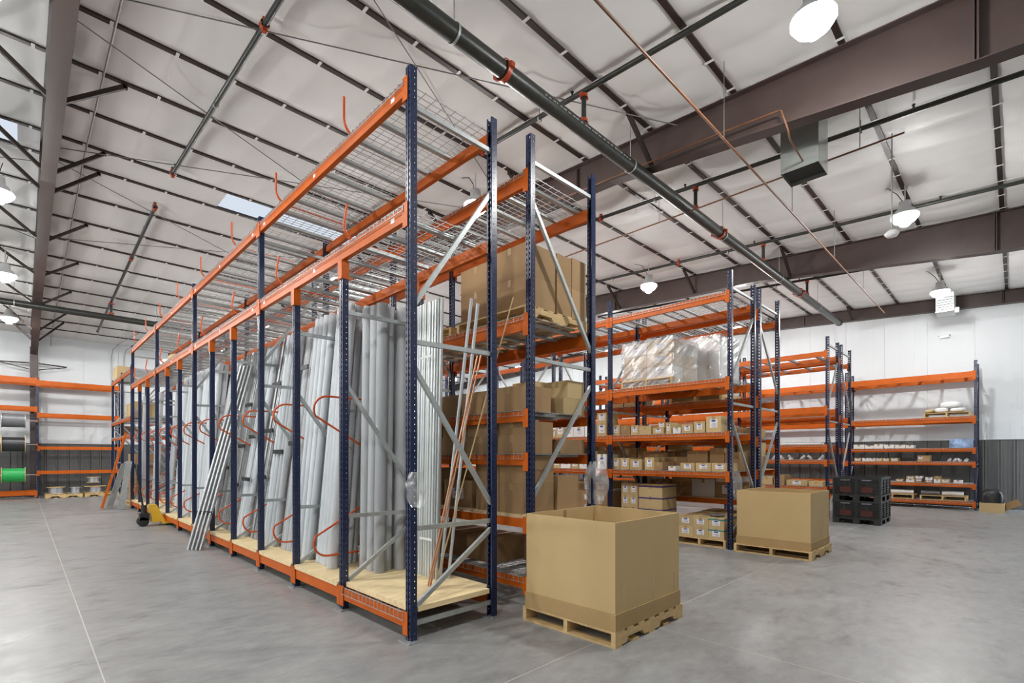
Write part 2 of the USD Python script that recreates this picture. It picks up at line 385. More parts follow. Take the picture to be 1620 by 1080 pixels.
for r in RAF:
    rp = xform(ceiling, "roof_frame")
    ys = [Y0 + .02, .25, 2.2, 4.3, 7.5, RIDGE, 14.1, 17.3, 19.4, 21.35, Y1 - .02]
    d = (lambda y: .34) if r > 18 else depth
    web, low, top = MB(), MB(), MB()
    for a, b in zip(ys[:-1], ys[1:]):
        za, zb = zroof(a), zroof(b); wa, wb = za - d(a), zb - d(b)
        def seg(m, x0, x1, z00, z01, z10, z11):
            m.hexa([(x0, a, z00), (x1, a, z00), (x1, b, z10), (x0, b, z10), (x0, a, z01), (x1, a, z01), (x1, b, z11), (x0, b, z11)])
        seg(web, r - .004, r + .004, wa, za, wb, zb); seg(low, r - .09, r + .09, wa - .012, wa, wb - .012, wb); seg(top, r - .09, r + .09, za - .013, za - .001, zb - .013, zb - .001)
    part(rp, "web", web, "steel"); part(rp, "flange", low, "steel"); part(rp, "flange", top, "steel")
    for y in (.25, .28, RIDGE - .012, RIDGE + .012): part(rp, "splice_plate", MB().box((r - .09, y - .008, zroof(y) - d(y)), (r + .09, y + .008, zroof(y) - .013)), "steel")
    for y in (4.74, 8.10, 13.52, 17.08, 19.45): part(rp, "stiffener", MB().box((r - .055, y + .2 - .004, zroof(y) - d(y)), (r + .055, y + .2 + .004, zroof(y) - .02)), "steel")
    for y in (PUR[k] for k in (4, 6, 8, 10, 11, 13, 15, 17, 19, 20)):                       # angle braces from the lower flange up to the purlins
        for s in (-1, 1):
            if not X0 < r + s * .8 < X1: continue
            part(rp, "angle_brace", MB().bar((r + s * .06, y, zroof(y) - d(y) + .01), (r + s * .66, y, zroof(y) - .03), .05, .05).bar((r + s * .66, y, zroof(y) - .06), (r + s * .66, y, zroof(y) + .01), .05, .05), "purlin")
    if r < 18:
        for yc, s in ((Y1 - .16, -1), (Y0 + .16, 1)):
            cp = xform(ceiling, "column")
            zt = zroof(yc) - d(yc)
            part(cp, "web", MB().box((r - .004, yc - .13, .012), (r + .004, yc + .13, zt + .3)), "steel")
            part(cp, "flange", MB().box((r - .10, yc + s * .13 - .006, .012), (r + .10, yc + s * .13 + .006, zt)), "steel")
            part(cp, "flange", MB().box((r - .10, yc - s * .13 - .006, .012), (r + .10, yc - s * .13 + .006, zt + .3)), "steel")
            part(cp, "base_plate", MB().box((r - .13, yc - .15, 0), (r + .13, yc + .15, .012)), "steel")
for k, (a, b) in enumerate([((.44, 6.5), (6.28, 3.2)), ((.40, 3.3), (6.28, 6.6)), ((.42, 7.06), (6.28, 10.2)), ((.42, 10.6), (6.28, 7.1)), ((.42, 11.1), (6.28, 14.7)), ((.42, 14.5), (6.28, 11.4)), ((-5.7, 11.1), (.18, 14.7)), ((-5.7, 14.4), (.18, 11.3))]):
    za, zb = zroof(a[1]) - .09, zroof(b[1]) - .09
    part(ceiling, "brace_rod", MB().tube([(*a, za), (*b, zb)], .007, 6), "cable")

# ------------------------------------------------------------------ racks
PW, PD = .066, .060                          # upright: width along the rack, depth across it
def post_mesh(H, back=False):
    m = MB(); s = -1 if back else 1
    X = lambda x: s * x
    z0 = .006
    m.panel((X(0), -PW / 2, z0), (0, 1, 0), (0, 0, 1), PW, H - z0, [(PW * .24, .0065, .05, .013, .035), (PW * .76, .0065, .05, .013, .035)])
    for y in (-PW / 2, PW / 2):
        m.panel((X(0), y, z0), (s, 0, 0), (0, 0, 1), PD, H - z0, [(PD * .62, .0045, .05, .0045, .055)])
    for y0, y1 in ((-PW / 2, -PW / 2 + .016), (PW / 2 - .016, PW / 2)):
        m.quad((X(PD), y0, z0), (X(PD), y1, z0), (X(PD), y1, H), (X(PD), y0, H))
    # raised rib down the middle of the face
    m.box((X(-.0035), -.009, z0), (X(.0), .009, H))
    return m
def brace_bar(m, a, b, w=.036):
    return m.bar(a, b, w, .030, up=(0, 1, 0))
PAT_A = [("strut", .13, .13), ("brace", .24, .78), ("strut", .86, .85), ("brace", 2.12, 1.00), ("strut", 2.30, 2.32), ("brace", 2.57, 3.75), ("strut", 4.11, 4.11)]
PAT_S = [("strut", .13, .13), ("brace", .24, .78), ("strut", .86, .85), ("brace", 2.10, 1.00), ("strut", 2.76, 2.77)]
PAT_B = [("strut", .13, .13), ("brace", .78, .24), ("strut", .86, .85), ("brace", 1.00, 2.18), ("strut", 2.355, 2.355), ("brace", 3.88, 2.55), ("strut", 4.235, 4.235)]
PAT_C = [("strut", .13, .13), ("brace", .24, .70), ("strut", .80, .80), ("brace", 2.02, .90), ("strut", 2.22, 2.22), ("brace", 2.55, 3.66), ("strut", 3.97, 3.97)]
PAT_D = [(k, b, a) for k, a, b in PAT_C]
PAT_W = [("strut", .13, .13), ("brace", .24, 1.1), ("strut", 1.2, 1.2), ("brace", 2.3, 1.3), ("strut", 2.4, 2.4), ("brace", 2.5, 3.4), ("strut", 3.55, 3.55)]

def upright_frame(rack, y, H, D, pat):
    f = xform(rack, "upright_frame", rotz(0, (0, y, 0)))
    part(f, "post", post_mesh(H), "navy")
    part(f, "post", post_mesh(H, True).move(t=(D, 0, 0)), "navy")
    for x in (PD / 2, D - PD / 2):
        m = MB().box((x - .07, -.078, 0), (x + .07, .078, .008))
        for sx, sy in ((-.05, -.058), (.05, .058)): m.cyl((x + sx, sy, .008), .010, .014, 6)
        part(f, "foot_plate", m, "galv", label="bolted galvanised foot plate")
    for kind, za, zb in pat:
        if max(za, zb) < H: part(f, kind, brace_bar(MB(), (PD * .7, 0, za), (D - PD * .7, 0, zb)), "galv", label="galvanised " + kind)
    return f

def beam_mesh(L, h=.11, conn=True):
    """along +y between two uprights, face towards -x at x = 0; a step on the inner side carries the deck"""
    m = MB()
    m.box((0, 0, -h), (.045, L, -.028)).box((0, 0, -.028), (.026, L, 0))
    if conn:
        for y0, y1 in ((0, .030), (L - .030, L)):
            m.box((-.007, y0, -h - .055), (.0, y1, .022))
        for y0, y1 in ((-.0075, -.0005), (L + .0005, L + .0075)):
            pass
        m.box((-.010, -.036, -h - .055), (-.0045, .030, .022)).box((-.010, L - .030, -h - .055), (-.0045, L + .036, .022))
    return m

def build_rack(name, label, loc, D, ys, heights, pats, levels, rz=0., faces=(1, 1), sticker=False, supports=None):
    """ys: upright centres along +y; levels: (z of the beam's top, beam height, bays it spans, both faces?)"""
    rk = thing(name, label, "rack", loc, rz)
    protos = {}
    for y, H, pat in zip(ys, heights, pats):
        key = (H, id(pat))
        if key in protos: copy_of(protos[key], rotz(0, (0, y, 0)), rk)
        else: protos[key] = upright_frame(rk, y, H, D, pat)
    bp = {}
    for z, h, spans, both in levels:
        for i, j in spans:
            L = round(ys[j] - ys[i] - PW, 4)
            for face in ((0, 1) if both else (0,)):
                mtx = rotz(0, (0, ys[i] + PW / 2, z)) if face == 0 else rotz(PI, (D, ys[j] - PW / 2, z))
                if (L, h) in bp: copy_of(bp[(L, h)], mtx, rk); continue
                p = part(rk, "beam", beam_mesh(L, h), "orange")
                UsdGeom.Xformable(stage.GetPrimAtPath(p)).AddTransformOp().Set(mtx)
                bp[(L, h)] = p
                if sticker and z > 1:
                    for yy in (.16, L / 2, L - .2): part(p, "sticker", MB().box((-.0012, yy, -.075), (-.0002, yy + .055, -.040)), "paper", label="small white sticker")
    if supports:
        for z, per in supports:
            for i in range(len(ys) - 1):
                for k in range(per):
                    y = ys[i] + (ys[i + 1] - ys[i]) * (k + .5) / per
                    part(rk, "pallet_support", MB().box((.046, y - .032, z - .075), (D - .046, y + .032, z - .030)), "galv")
    return rk

def spans(n): return [(i, i + 1) for i in range(n)]

# rack A: tall pipe rack
AX, AY, AD, PITCH = 2.10, 3.263, .895, 1.125
ysA = [PITCH * k for k in range(13)]
hA = [4.40 if k % 3 == 0 else 3.10 for k in range(13)]
levA = [(4.305, .105, [(0, 3), (3, 6), (6, 9), (9, 12)], True), (3.345, .115, [(0, 3), (3, 6), (6, 9), (9, 12)], True), (.205, .105, spans(12), True)]
RA = build_rack("pipe_rack", "tall navy and orange rack in front, stocked with upright grey pipes and conduits", (AX, AY, 0), AD, ysA, hA, [PAT_A if k % 3 == 0 else PAT_S for k in range(13)], levA, sticker=True)
for k in range(13):
    if k % 3:
        for x0, x1 in ((-.012, .062), (AD - .062, AD + .012)):
            part(RA, "beam_bracket", MB().box((x0, ysA[k] - .040, 3.055), (x1, ysA[k] + .040, 3.228)), "orange", label="orange bracket on top of a short post")
def divider(zs, y):
    """orange rod bent into a hairpin lying on its side: nose at the front, two ends at the back"""
    zt, zn, zb, za = zs
    pts = [(AD - .06, y, zt), (.16, y, zt)]
    r = abs(zt - zn) * .5
    # nose: quarter turn, then down the slope
    s = 1 if zt > zn else -1
    cx, cz = .13, zt - s * .14
    for k in range(0, 9):
        a = PI / 2 + k / 8 * (PI * .66)
        pts.append((cx + .145 * math.cos(a), y, cz + s * .14 * math.sin(a)))
    pts.append((AD - .06, y, zb))
    return MB().tube(pts, .0105, 8)
for k in range(1, 12):
    y = PITCH * (k + .5)
    part(RA, "divider_rod", divider((2.03, 1.84, 1.34, 0), y), "orange_dark")
    part(RA, "divider_rod", divider((.40, .55, 1.06, 0), y), "orange_dark")
for lv, x in ((4.30, -.02), (3.345, .01)):
    for k in range(8):
        y = 1.0 + k * PITCH * 1.5
        if y > 13.3: break
        pts = [(AD - .06, y, lv + .035), (.10, y, lv + .035)] + [(.10 - .13 * math.sin(a), y, lv + .165 - .13 * math.cos(a)) for a in np.linspace(0, PI / 2, 7)[1:]] + [(x - .01, y, lv + .36)]
        part(RA, "divider_hook", MB().tube(pts, .0115, 8), "orange_dark")

# rack B stands back to back with it
BX, BD = 3.43, 1.03
ysB = [2.47 * k for k in range(6)]
levB = [(4.14, .14, spans(5), True), (2.765, .14, spans(5), True), (1.850, .10, spans(5), True), (1.430, .10, spans(5), True), (.815, .085, spans(5), True), (.245, .10, spans(5), True)]
build_rack("pallet_rack", "tall navy pallet rack with carton stock standing close behind the pipe rack", (BX, 3.26, 0), BD, ysB, [4.48] * 6, [PAT_B] * 6, levB)
# racks C and D, back to back across the aisle
CX, CD, CY = 7.58, .99, 3.03
ysC = [2.15 * k for k in range(5)]
levC = [(3.90, .11, spans(4), True), (2.60, .125, spans(4), True), (1.775, .095, spans(4), True), (1.165, .085, spans(4), True)]
build_rack("pallet_rack", "rack across the aisle holding the stretch-wrapped pallet", (CX, CY, 0), CD, ysC, [4.22] * 5, [PAT_C] * 5, levC + [(.74, .085, spans(4), True)][:0])
levD = [(3.86, .12, spans(4), True), (2.40, .12, spans(4), True), (1.72, .095, spans(4), True), (1.17, .085, spans(4), True), (.66, .085, spans(4), True)]
DX = 8.76
build_rack("pallet_rack", "rack back to back with the one holding the stretch-wrapped pallet", (DX, CY, 0), CD, ysC, [4.22] * 5, [PAT_D] * 5, levD)
# racks E and F, and G against the right wall
EX, ED = 13.08, .95
ysE = [2.30 * k for k in range(4)]
levE = [(3.82, .115, spans(3), True), (2.55, .15, spans(3), True), (1.67, .095, spans(3), True), (1.32, .085, spans(3), True), (.70, .085, spans(3), True)]
build_rack("pallet_rack", "nearly empty rack with white fittings beyond the black plastic bins", (EX, CY, 0), ED, ysE, [4.15] * 4, [PAT_C] * 4, levE, supports=[(3.82, 4), (2.55, 4)])
FX_ = 14.32
build_rack("pallet_rack", "rack back to back with the nearly empty one beyond the black bins", (FX_, CY, 0), ED, ysE, [4.15] * 4, [PAT_D] * 4, [(3.80, .115, spans(3), True), (2.40, .12, spans(3), True), (1.60, .09, spans(3), True)], supports=[(3.80, 4), (2.40, 4)])
GX, GD, GY = 17.55, .86, .74
ysG = [2.83 * k for k in range(5)]
levG = [(3.62, .16, spans(4), True), (2.45, .14, spans(4), True), (1.62, .09, spans(4), True), (1.255, .085, spans(4), True), (.68, .085, spans(4), True), (.215, .09, spans(4), True)]
build_rack("shelf_rack", "long orange-beamed rack standing along the white right-hand wall", (GX, GY, 0), GD, ysG, [3.90] * 5, [PAT_W] * 5, levG, supports=[(3.62, 6)])
# rack H continues rack A at a lower height, racks along the far wall
HX, HY, HD = 2.10, 16.90, .95
ysH = [0, 1.86, 4.0]
levH = [(3.82, .115, spans(2), True), (2.50, .10, spans(2), True), (2.0, .09, spans(2), True)]
build_rack("pallet_rack", "lower rack with stacked cartons beyond the far end of the pipe rack", (HX, HY, 0), HD, ysH, [3.90] * 3, [PAT_W] * 3, levH)
LX, LY, LD = 2.52, 22.95, .80
ysL = [0, 2.16, 5.0]
build_rack("shelf_rack", "orange-beamed rack along the far wall with cable reels on rods, left of the frame", (LX, LY, 0), LD, ysL, [4.05] * 3, [PAT_W] * 3,
           [(3.95, .15, [(0, 1)], True), (2.86, .12, [(0, 1)], True), (1.74, .10, [(0, 1)], True), (.91, .10, [(0, 1)], True), (4.02, .19, [(1, 2)], True), (3.06, .12, [(1, 2)], True), (.25, .14, [(1, 2)], True)], rz=PI / 2)

# ------------------------------------------------------------------ wire decks
_deck = {}
def wire_deck(w, d, loc, label, group, fall=.045, rz=0.):
    """w along the rack (y), d across it; wires on top, folded down over the beams; channels beneath"""
    m = rotz(rz, loc)
    if (w, d, fall) in _deck: return copy_of(_deck[(w, d, fall)], m, None, label, group)
    t = thing("wire_deck", label, "wire deck", m=m, group=group)
    _deck[(w, d, fall)] = t
    mb = MB(); n = max(int(round((w - .02) / .0635)), 2)
    for k in range(n + 1):
        y = .01 + (w - .02) * k / n
        for a, b in (((-.014, y, .0027), (d + .014, y, .0027)), ((-.014, y, -fall), (-.014, y, .0027)), ((d + .014, y, -fall), (d + .014, y, .0027))): mb.bar(a, b, .0046, .0046)
    q = int(round(d / .105))
    for k in range(q + 1):
        x = .0 + d * k / q
        mb.bar((x, .0, .0072), (x, w, .0072), .0046, .0046)
    for x in (-.0185, d + .0185): mb.bar((x, .0, -fall + .004), (x, w, -fall + .004), .0046, .0046)
    part(t, "wire_mesh", mb, "galv_dull")
    nc = 3 if w < 1.15 else 4
    for k in range(nc):
        y = w * (k + .5) / nc
        part(t, "support_channel", MB().box((.052, y - .024, -.0275), (d - .052, y + .024, -.0005)), "galv")
    return t
def decks(rack, x, y0, D, ys, i_from, i_to, z, per, where, skip=()):
    n = 0; tot = (i_to - i_from) * per
    for i in range(i_from, i_to):
        a, b = ys[i] + PW / 2 + .006, ys[i + 1] - PW / 2 - .006; w = round((b - a) / per - .006, 3)
        for k in range(per):
            if n not in skip:
                wire_deck(w, round(D, 3), (x, y0 + a + (b - a) * k / per + .003, z + .003), f"wire deck, {where}, {nth(n)} from near end", f"wire decks on the {where}")
            n += 1
tallA = [ysA[k] for k in (0, 3, 6, 9, 12)]
decks("A", AX, AY, AD, tallA, 0, 4, 4.305, 3, "top level of the pipe rack")
decks("A", AX, AY, AD, tallA, 0, 4, 3.345, 3, "pipe rack level just above the pipes")
NB = "rack behind the pipe rack"
decks("B", BX, 3.26, BD, ysB, 0, 5, 4.14, 2, "top level of the " + NB)
decks("B", BX, 3.26, BD, ysB, 0, 3, 2.765, 2, "second highest level of the " + NB)
decks("B", BX, 3.26, BD, ysB, 0, 2, 1.850, 2, "third highest level of the " + NB)
decks("B", BX, 3.26, BD, ysB, 0, 2, 1.430, 2, "fourth highest level of the " + NB)
decks("B", BX, 3.26, BD, ysB, 0, 2, .245, 2, "lowest level of the " + NB)
NC = "wrapped-pallet rack"
for z, w in ((3.90, "top level"), (2.60, "second highest level"), (1.775, "eye-level shelf"), (1.165, "lowest shelf")): decks("C", CX, CY, CD, ysC, 0, 2, z, 2, f"{w} of the {NC}")
ND = "rack behind the wrapped-pallet rack"
for z, w in ((3.86, "top level"), (2.40, "second highest level"), (1.72, "eye-level shelf")): decks("D", DX, CY, CD, ysC, 0, 2, z, 2, f"{w}, {ND}")
NE = "rack beyond the black bins"
for z, w in ((1.67, "third highest shelf"), (1.32, "fourth highest shelf"), (.70, "lowest shelf")): decks("E", EX, CY, ED, ysE, 0, 1, z, 2, f"{w}, {NE}")
NG = "right wall rack"
for z, w in ((2.45, "second highest shelf"), (1.62, "third highest shelf"), (1.255, "fourth highest shelf"), (.68, "second lowest shelf"), (.215, "lowest shelf")): decks("G", GX, GY, GD, ysG, 0, 1, z, 3, f"{w} of the {NG}")
NH = "low rack past the pipe rack"
for z, w in ((3.82, "top level"), (2.50, "second level"), (2.0, "third level")): decks("H", HX, HY, HD, ysH, 0, 2, z, 2, f"{w}, {NH}")

# plywood on the bottom level of the pipe rack
for k in range(12):
    z = .2165 if k == 0 else .2055
    y0, y1 = ysA[k], ysA[k + 1]
    m = MB().box((.078, y0 + .003, 0), (AD - .078, y1 - .003, .042)).box((-.010 if k != 0 else .03, y0 + .045, 0), (.078, y1 - .045, .042)).box((AD - .078, y0 + .045, 0), (AD + .0, y1 - .045, .042))
    if k == 0: m.box((.078, y0 - .02, 0), (AD - .078, y0 + .003, .042))
    solo("plywood_sheet", m, "plywood", f"plywood sheet under the pipes, {nth(k)} from the pipe rack's near end", "plywood sheet", "plywood sheets on the bottom level of the pipe rack", rotz(0, (AX, AY, z)))
wire_deck(round(PITCH - PW - .02, 3), AD, (AX, AY + PW / 2 + .01, .2045), "wire deck under the nearest plywood sheet of the pipe rack", None, .05)

# ------------------------------------------------------------------ pipes standing in rack A
PIPE = {"big": ("pvc", .057, 2.72, "grey_pipe", "pipe"), "mid": ("pvc_light", .044, 2.86, "grey_pipe", "pipe"), "small": ("pvc_light", .031, 2.88, "plastic_conduit", "conduit"),
        "dark": ("pvc", .026, 2.85, "steel_conduit", "conduit"), "thin": ("emt", .0155, 2.66, "thin_conduit", "conduit"), "strut": ("strut", .0165, 2.95, "strut_channel", "strut")}
_pipe = {}
def pipe_mesh(kind):
    mat, r, L = PIPE[kind][:3]; m = MB()
    if kind == "strut":                       # channel with lips, open on one side
        t = .003
        m.box((-r, -r, 0), (r, -r + t, L)).box((-r, -r, 0), (-r + t, r, L)).box((r - t, -r, 0), (r, r, L)).box((-r, r - t, 0), (-r + .009, r, L)).box((r - .009, r - t, 0), (r, r, L))
        return m
    n = 14 if r > .025 else 8
    prof = [(r, 0), (r, L)] if kind in ("thin", "dark") else [(r, 0), (r, L - .16), (r * 1.09, L - .13), (r * 1.09, L)]
    e = prof[-1][0]
    m.lathe(prof, n); m.lathe([(e, L), (e - .005, L)], n); m.lathe([(e - .005, L), (e - .005, L - .25)], n); m.lathe([(0, L - .25), (e - .005, L - .25)][::-1], n); m.lathe([(0, 0), (r, 0)], n)
    return m
def pipe(kind, foot, top, label, group, spin=0.):
    m = frame_matrix(np.subtract(top, foot), foot, spin)
    if kind in _pipe: return copy_of(_pipe[kind], m, None, label, group)
    _pipe[kind] = solo(PIPE[kind][3], pipe_mesh(kind), PIPE[kind][0], label, PIPE[kind][4], group, m)
NAME = {"big": "large grey plastic pipe", "mid": "pale grey plastic pipe", "small": "slim pale grey conduit", "dark": "grey steel conduit", "thin": "thin shiny conduit", "strut": "dull steel strut channel"}
DECK_Z = {0: .2590}
def pipes(bay, half, kind, ncol, nrow, xf, lean=(.10, 0.), jit=.012, yr=None):
    """ncol along the rack by nrow across it, front row at xf, leaning towards the back"""
    r = PIPE[kind][1]; L = PIPE[kind][2]; st = 2.1 * r
    y0 = AY + PITCH * bay + (.06 if half == 0 else PITCH / 2 + .035); y1 = AY + PITCH * bay + (PITCH / 2 - .035 if half == 0 else PITCH - .06)
    if yr: y0, y1 = yr
    z = DECK_Z.get(bay, .248)
    where = f"{nth(bay)} bay" + ("" if bay == 0 else (" near side" if half == 0 else " far side"))
    g = f"{NAME[kind]}s in the {where} of the pipe rack"
    gap = max(st, (y1 - y0 - 2 * r) / max(ncol - 1, 1)) if ncol > 1 else st
    gap = min(gap, st * (1.34 if kind != "big" else 1.2))
    lo, hi = AY + PITCH * bay + .045 + r, AY + PITCH * (bay + 1) - .045 - r
    if bay: lo, hi = (lo, lo + PITCH / 2 - .03) if half == 0 else (hi - PITCH / 2 + .03, hi)
    for j in range(nrow):
        row = []
        for i in range(ncol):
            x = xf + j * st * 1.0 + R.uniform(-jit, jit) * .25; y = y0 + r + i * gap + (gap / 2 if j % 2 else 0) + R.uniform(-jit, jit) * .2
            if y > hi or x > AX + AD - r - .05: continue
            row.append((x, y))
        row.sort(key=lambda p: -p[1])
        for i, (x, y) in enumerate(row):
            lx = min(lean[0], AX + AD - .055 - r * 1.1 - x); ty = min(max(y + lean[1], lo), hi)
            if lean[1] < 0: ty = lo + (y - (y0 + r)) * .55 if y + lean[1] < lo + .2 else ty
            ly = ty - y + R.uniform(-jit, jit) * .9; lx += R.uniform(-jit, 0) * .9
            h = math.sqrt(max(L * L - lx * lx - ly * ly, 1))
            pipe(kind, (x, y, z), (x + lx, y + ly, z + h), f"{NAME[kind]}, pipe rack {where}, {nth(j)} row, {nth(i)} from left", g, R.choice((-1.55, .02, 1.6)) + R.uniform(-.2, .2))
pipes(0, 0, "thin", 13, 2, 2.78, (.06, 0.0), .012, yr=(3.82, 4.34))
pipes(1, 0, "big", 3, 3, 2.56, (.06, .03))
pipes(1, 1, "big", 1, 2, 2.30, (.26, .10), yr=(4.96, 5.12)); pipes(1, 1, "mid", 4, 4, 2.34, (.26, .02), yr=(5.08, 5.44))
pipes(2, 0, "mid", 4, 2, 2.32, (.30, .04)); pipes(2, 0, "dark", 6, 2, 2.66, (.12, .0))
pipes(2, 1, "dark", 7, 2, 2.36, (.34, -.02))
pipes(3, 0, "mid", 4, 2, 2.34, (.34, -.02)); pipes(3, 1, "strut", 10, 3, 2.34, (.46, -.02))
pipes(4, 0, "small", 6, 2, 2.32, (.46, -.02)); pipes(4, 1, "strut", 10, 3, 2.32, (.48, -.02))
pipes(5, 0, "strut", 10, 2, 2.34, (.46, -.02)); pipes(5, 1, "small", 6, 2, 2.30, (.44, -.02))
pipes(6, 0, "mid", 5, 2, 2.32, (.26, .02)); pipes(6, 1, "mid", 5, 2, 2.32, (.26, .02))
pipes(7, 0, "mid", 4, 2, 2.32, (.24, .0)); pipes(7, 1, "mid", 5, 2, 2.32, (.24, .03))
pipes(8, 0, "mid", 4, 2, 2.36, (.2, .02)); pipes(8, 1, "dark", 5, 2, 2.42, (.2, -.05))
pipes(9, 0, "dark", 6, 1, 2.4, (.2, -.08)); pipes(10, 0, "big", 2, 1, 2.3, (.12, .0)); pipes(11, 0, "big", 2, 1, 2.2, (.10, .0))
# bay 0: two long pale conduits, copper-coloured rods, a timber strip
for foot, top in (((2.815, 3.83, .26), (2.93, 3.50, 2.86)), ((2.885, 3.79, .26), (2.945, 3.43, 2.80))):
    solo("pale_conduit", MB().tube([foot, top], .0155, 10), "pvc_light", "long pale conduit leaning behind the nearest tall upright, " + ("left" if foot[0] < 2.85 else "right") + " of a pair", "conduit", None)
solo("copper_rod", MB().tube([(2.575, 3.68, .262), (2.915, 3.40, 2.32)], .0085, 8), "copper", "left copper-coloured rod leaning in the nearest bay of the pipe rack", "rod")
solo("copper_rod", MB().tube([(2.605, 3.685, .262), (2.935, 3.375, 2.33)], .0085, 8), "copper", "thicker-looking copper-coloured rod leaning right against its twin in the nearest bay", "rod")
solo("timber_strip", MB().bar((2.64, 3.66, .262), (3.17, 3.20, 2.86), .012, .012), "timber", "long thin tan strip leaning out behind the nearest tall rack frame", "strip")
# straps and clips round the bundles
for k, z in enumerate((.62, .66, 2.35)):
    solo("bundle_strap", MB().box((2.735, 3.85 + .24 * (k == 1), z), (2.741, 4.05 + .24 * (k == 1), z + .022)), "white_plastic", f"white strap round the thin conduits, {('lower left', 'lower right', 'upper')[k]}", "strap")
kk = 0
for bay, half, spots in ((2, 1, (1.55, 2.5)), (3, 0, (1.45,)), (3, 1, (1.10, 1.75, 2.42)), (4, 0, (1.05, 1.68)), (4, 1, (.95, 1.55, 2.2)), (5, 0, (1.2, 2.0))):
    for z in spots:
        y = AY + PITCH * bay + (.10 if half == 0 else PITCH / 2 + .07)
        x = (2.30 if half else 2.28) + (z - .25) * (.155 if bay > 2 else .115) - .035
        solo("bundle_clip", MB().box((x - .014, y, z), (x, y + .33, z + .055)), "black", f"black clip across leaning conduits, {nth(kk)} from the near end of the pipe rack", "clip"); kk += 1
# a bundle of struts leaning on the rack from the aisle
for i in range(8):
    o = .03 * (i % 2)
    f = (1.80 + .02 * i - o, 8.82 - .031 * i, .002); t = (2.50 + .017 * i - o, 8.80 - .033 * i, 2.75)
    L = PIPE["strut"][2]; d = unit(np.subtract(t, f)) * L
    pipe("strut", f, np.add(f, d), f"dull strut channel of the bundle leaning into the aisle, {nth(i)} from left", "bundle of struts leaning into the aisle", (-1.1, .45)[i % 2])
solo("bundle_clip", MB().bar((1.905, 8.82, .55), (2.05, 8.57, .55), .012, .06), "black", "black clip holding the strut bundle that leans into the aisle", "clip")

# ------------------------------------------------------------------ pallets, cartons
_pal = {}
def pallet(loc, wx, wy, label, rz=0., group=None, along="x"):
    """stringers along local x (notched), boards along local y"""
    m = rotz(rz, loc)
    key = (wx, wy)
    if key in _pal: return copy_of(_pal[key], m, None, label, group)
    t = thing("wooden_pallet", label, "pallet", m=m, group=group); _pal[key] = t
    for y in (0, wy / 2 - .019, wy - .038):
        a = [(0, .015), (wx * .14, .015), (wx * .17, .055), (wx * .36, .055), (wx * .39, .015), (wx * .61, .015), (wx * .64, .055), (wx * .83, .055), (wx * .86, .015), (wx, .015), (wx, .105), (0, .105)]
        s = MB()
        for (p, q) in ((0, 1), (4, 5), (8, 9)): s.box((a[p][0], y, .015), (a[q][0], y + .038, .105))
        for (p, q) in ((1, 4), (5, 8)):
            s.prism([(a[p][0], .015), (a[p + 1][0], .055), (a[p + 1][0], .105), (a[p][0], .105)], y, y + .038, "xz")
            s.box((a[p + 1][0], y, .055), (a[q - 1][0], y + .038, .105))
            s.prism([(a[q - 1][0], .055), (a[q][0], .015), (a[q][0], .105), (a[q - 1][0], .105)], y, y + .038, "xz")
        part(t, "stringer", s, "wood")
    for k in range(7):
        w = .125 if k in (0, 6) else .088; x = (wx - w) * k / 6
        part(t, "deck_board", MB().box((x, 0, .1055), (x + w, wy, .122)), "wood")
    for k in range(5):
        w = .09; x = (wx - w) * k / 4
        part(t, "bottom_board", MB().box((x, 0, 0), (x + w, wy, .0148)), "wood")
    return t

def carton(x, y, z, w, d, h, label, group=None, face="x", sticker=None, mat="card", rz=0., band=None, tape=True):
    """corner (x, y, z), w along x, d along y. face: the side that looks at the aisle (x = -x side, X = +x side)"""
    t = thing("carton", label, "box", (x, y, z), rz, group)
    g = .003
    m = MB().box((0, 0, 0), (w, d, h - .004)).box((0, 0, h - .004), (w, d / 2 - g, h)).box((0, d / 2 + g, h - .004), (w, d, h))
    part(t, "body", m, mat)
    if tape:
        part(t, "tape", MB().box((-.0008, d / 2 - .025, h), (w + .0008, d / 2 + .025, h + .0008)).box((-.0011, d / 2 - .025, h - min(.07, h * .4)), (-.0003, d / 2 + .025, h)).box((w + .0003, d / 2 - .025, h - min(.07, h * .4)), (w + .0011, d / 2 + .025, h)), "tape")
    if band: part(t, "band", MB().box((-.002, -.002, h * .78), (w + .002, d + .002, h * .90)), band, label="coloured band round the top")
    if sticker:
        sw, sh, oy, oz = sticker
        fx = -.0014 if face == "x" else w + .0002
        y0, z0 = d * oy, h * oz; y1, z1 = y0 + d * sw, z0 + h * sh
        s = part(t, "shipping_label", MB().box((fx, y0, z0), (fx + .0012, y1, z1)), "paper", label="white shipping label")
        fm = fx - .0012 if face == "x" else fx + .0012
        yc = (y0 + y1) / 2; a = (y1 - y0) * .30; b = (z1 - z0) * .13; zc = z1 - (z1 - z0) * .16
        e = [(yc + a * math.cos(q), zc + b * math.sin(q)) for q in np.linspace(0, 2 * PI, 13)[:-1]]
        part(s, "printed_mark", MB().prism(e, fm, fm + .0012, "yz"), "ink_blue", label="blue oval mark")
        ln = MB()
        for q in range(3): ln.box((fm, y0 + (y1 - y0) * .12, z0 + (z1 - z0) * (.15 + .16 * q)), (fm + .0012, y0 + (y1 - y0) * (.62 + .2 * (q % 2)), z0 + (z1 - z0) * (.19 + .16 * q)))
        part(s, "printed_lines", ln, "ink_dark", label="grey print")
    return t

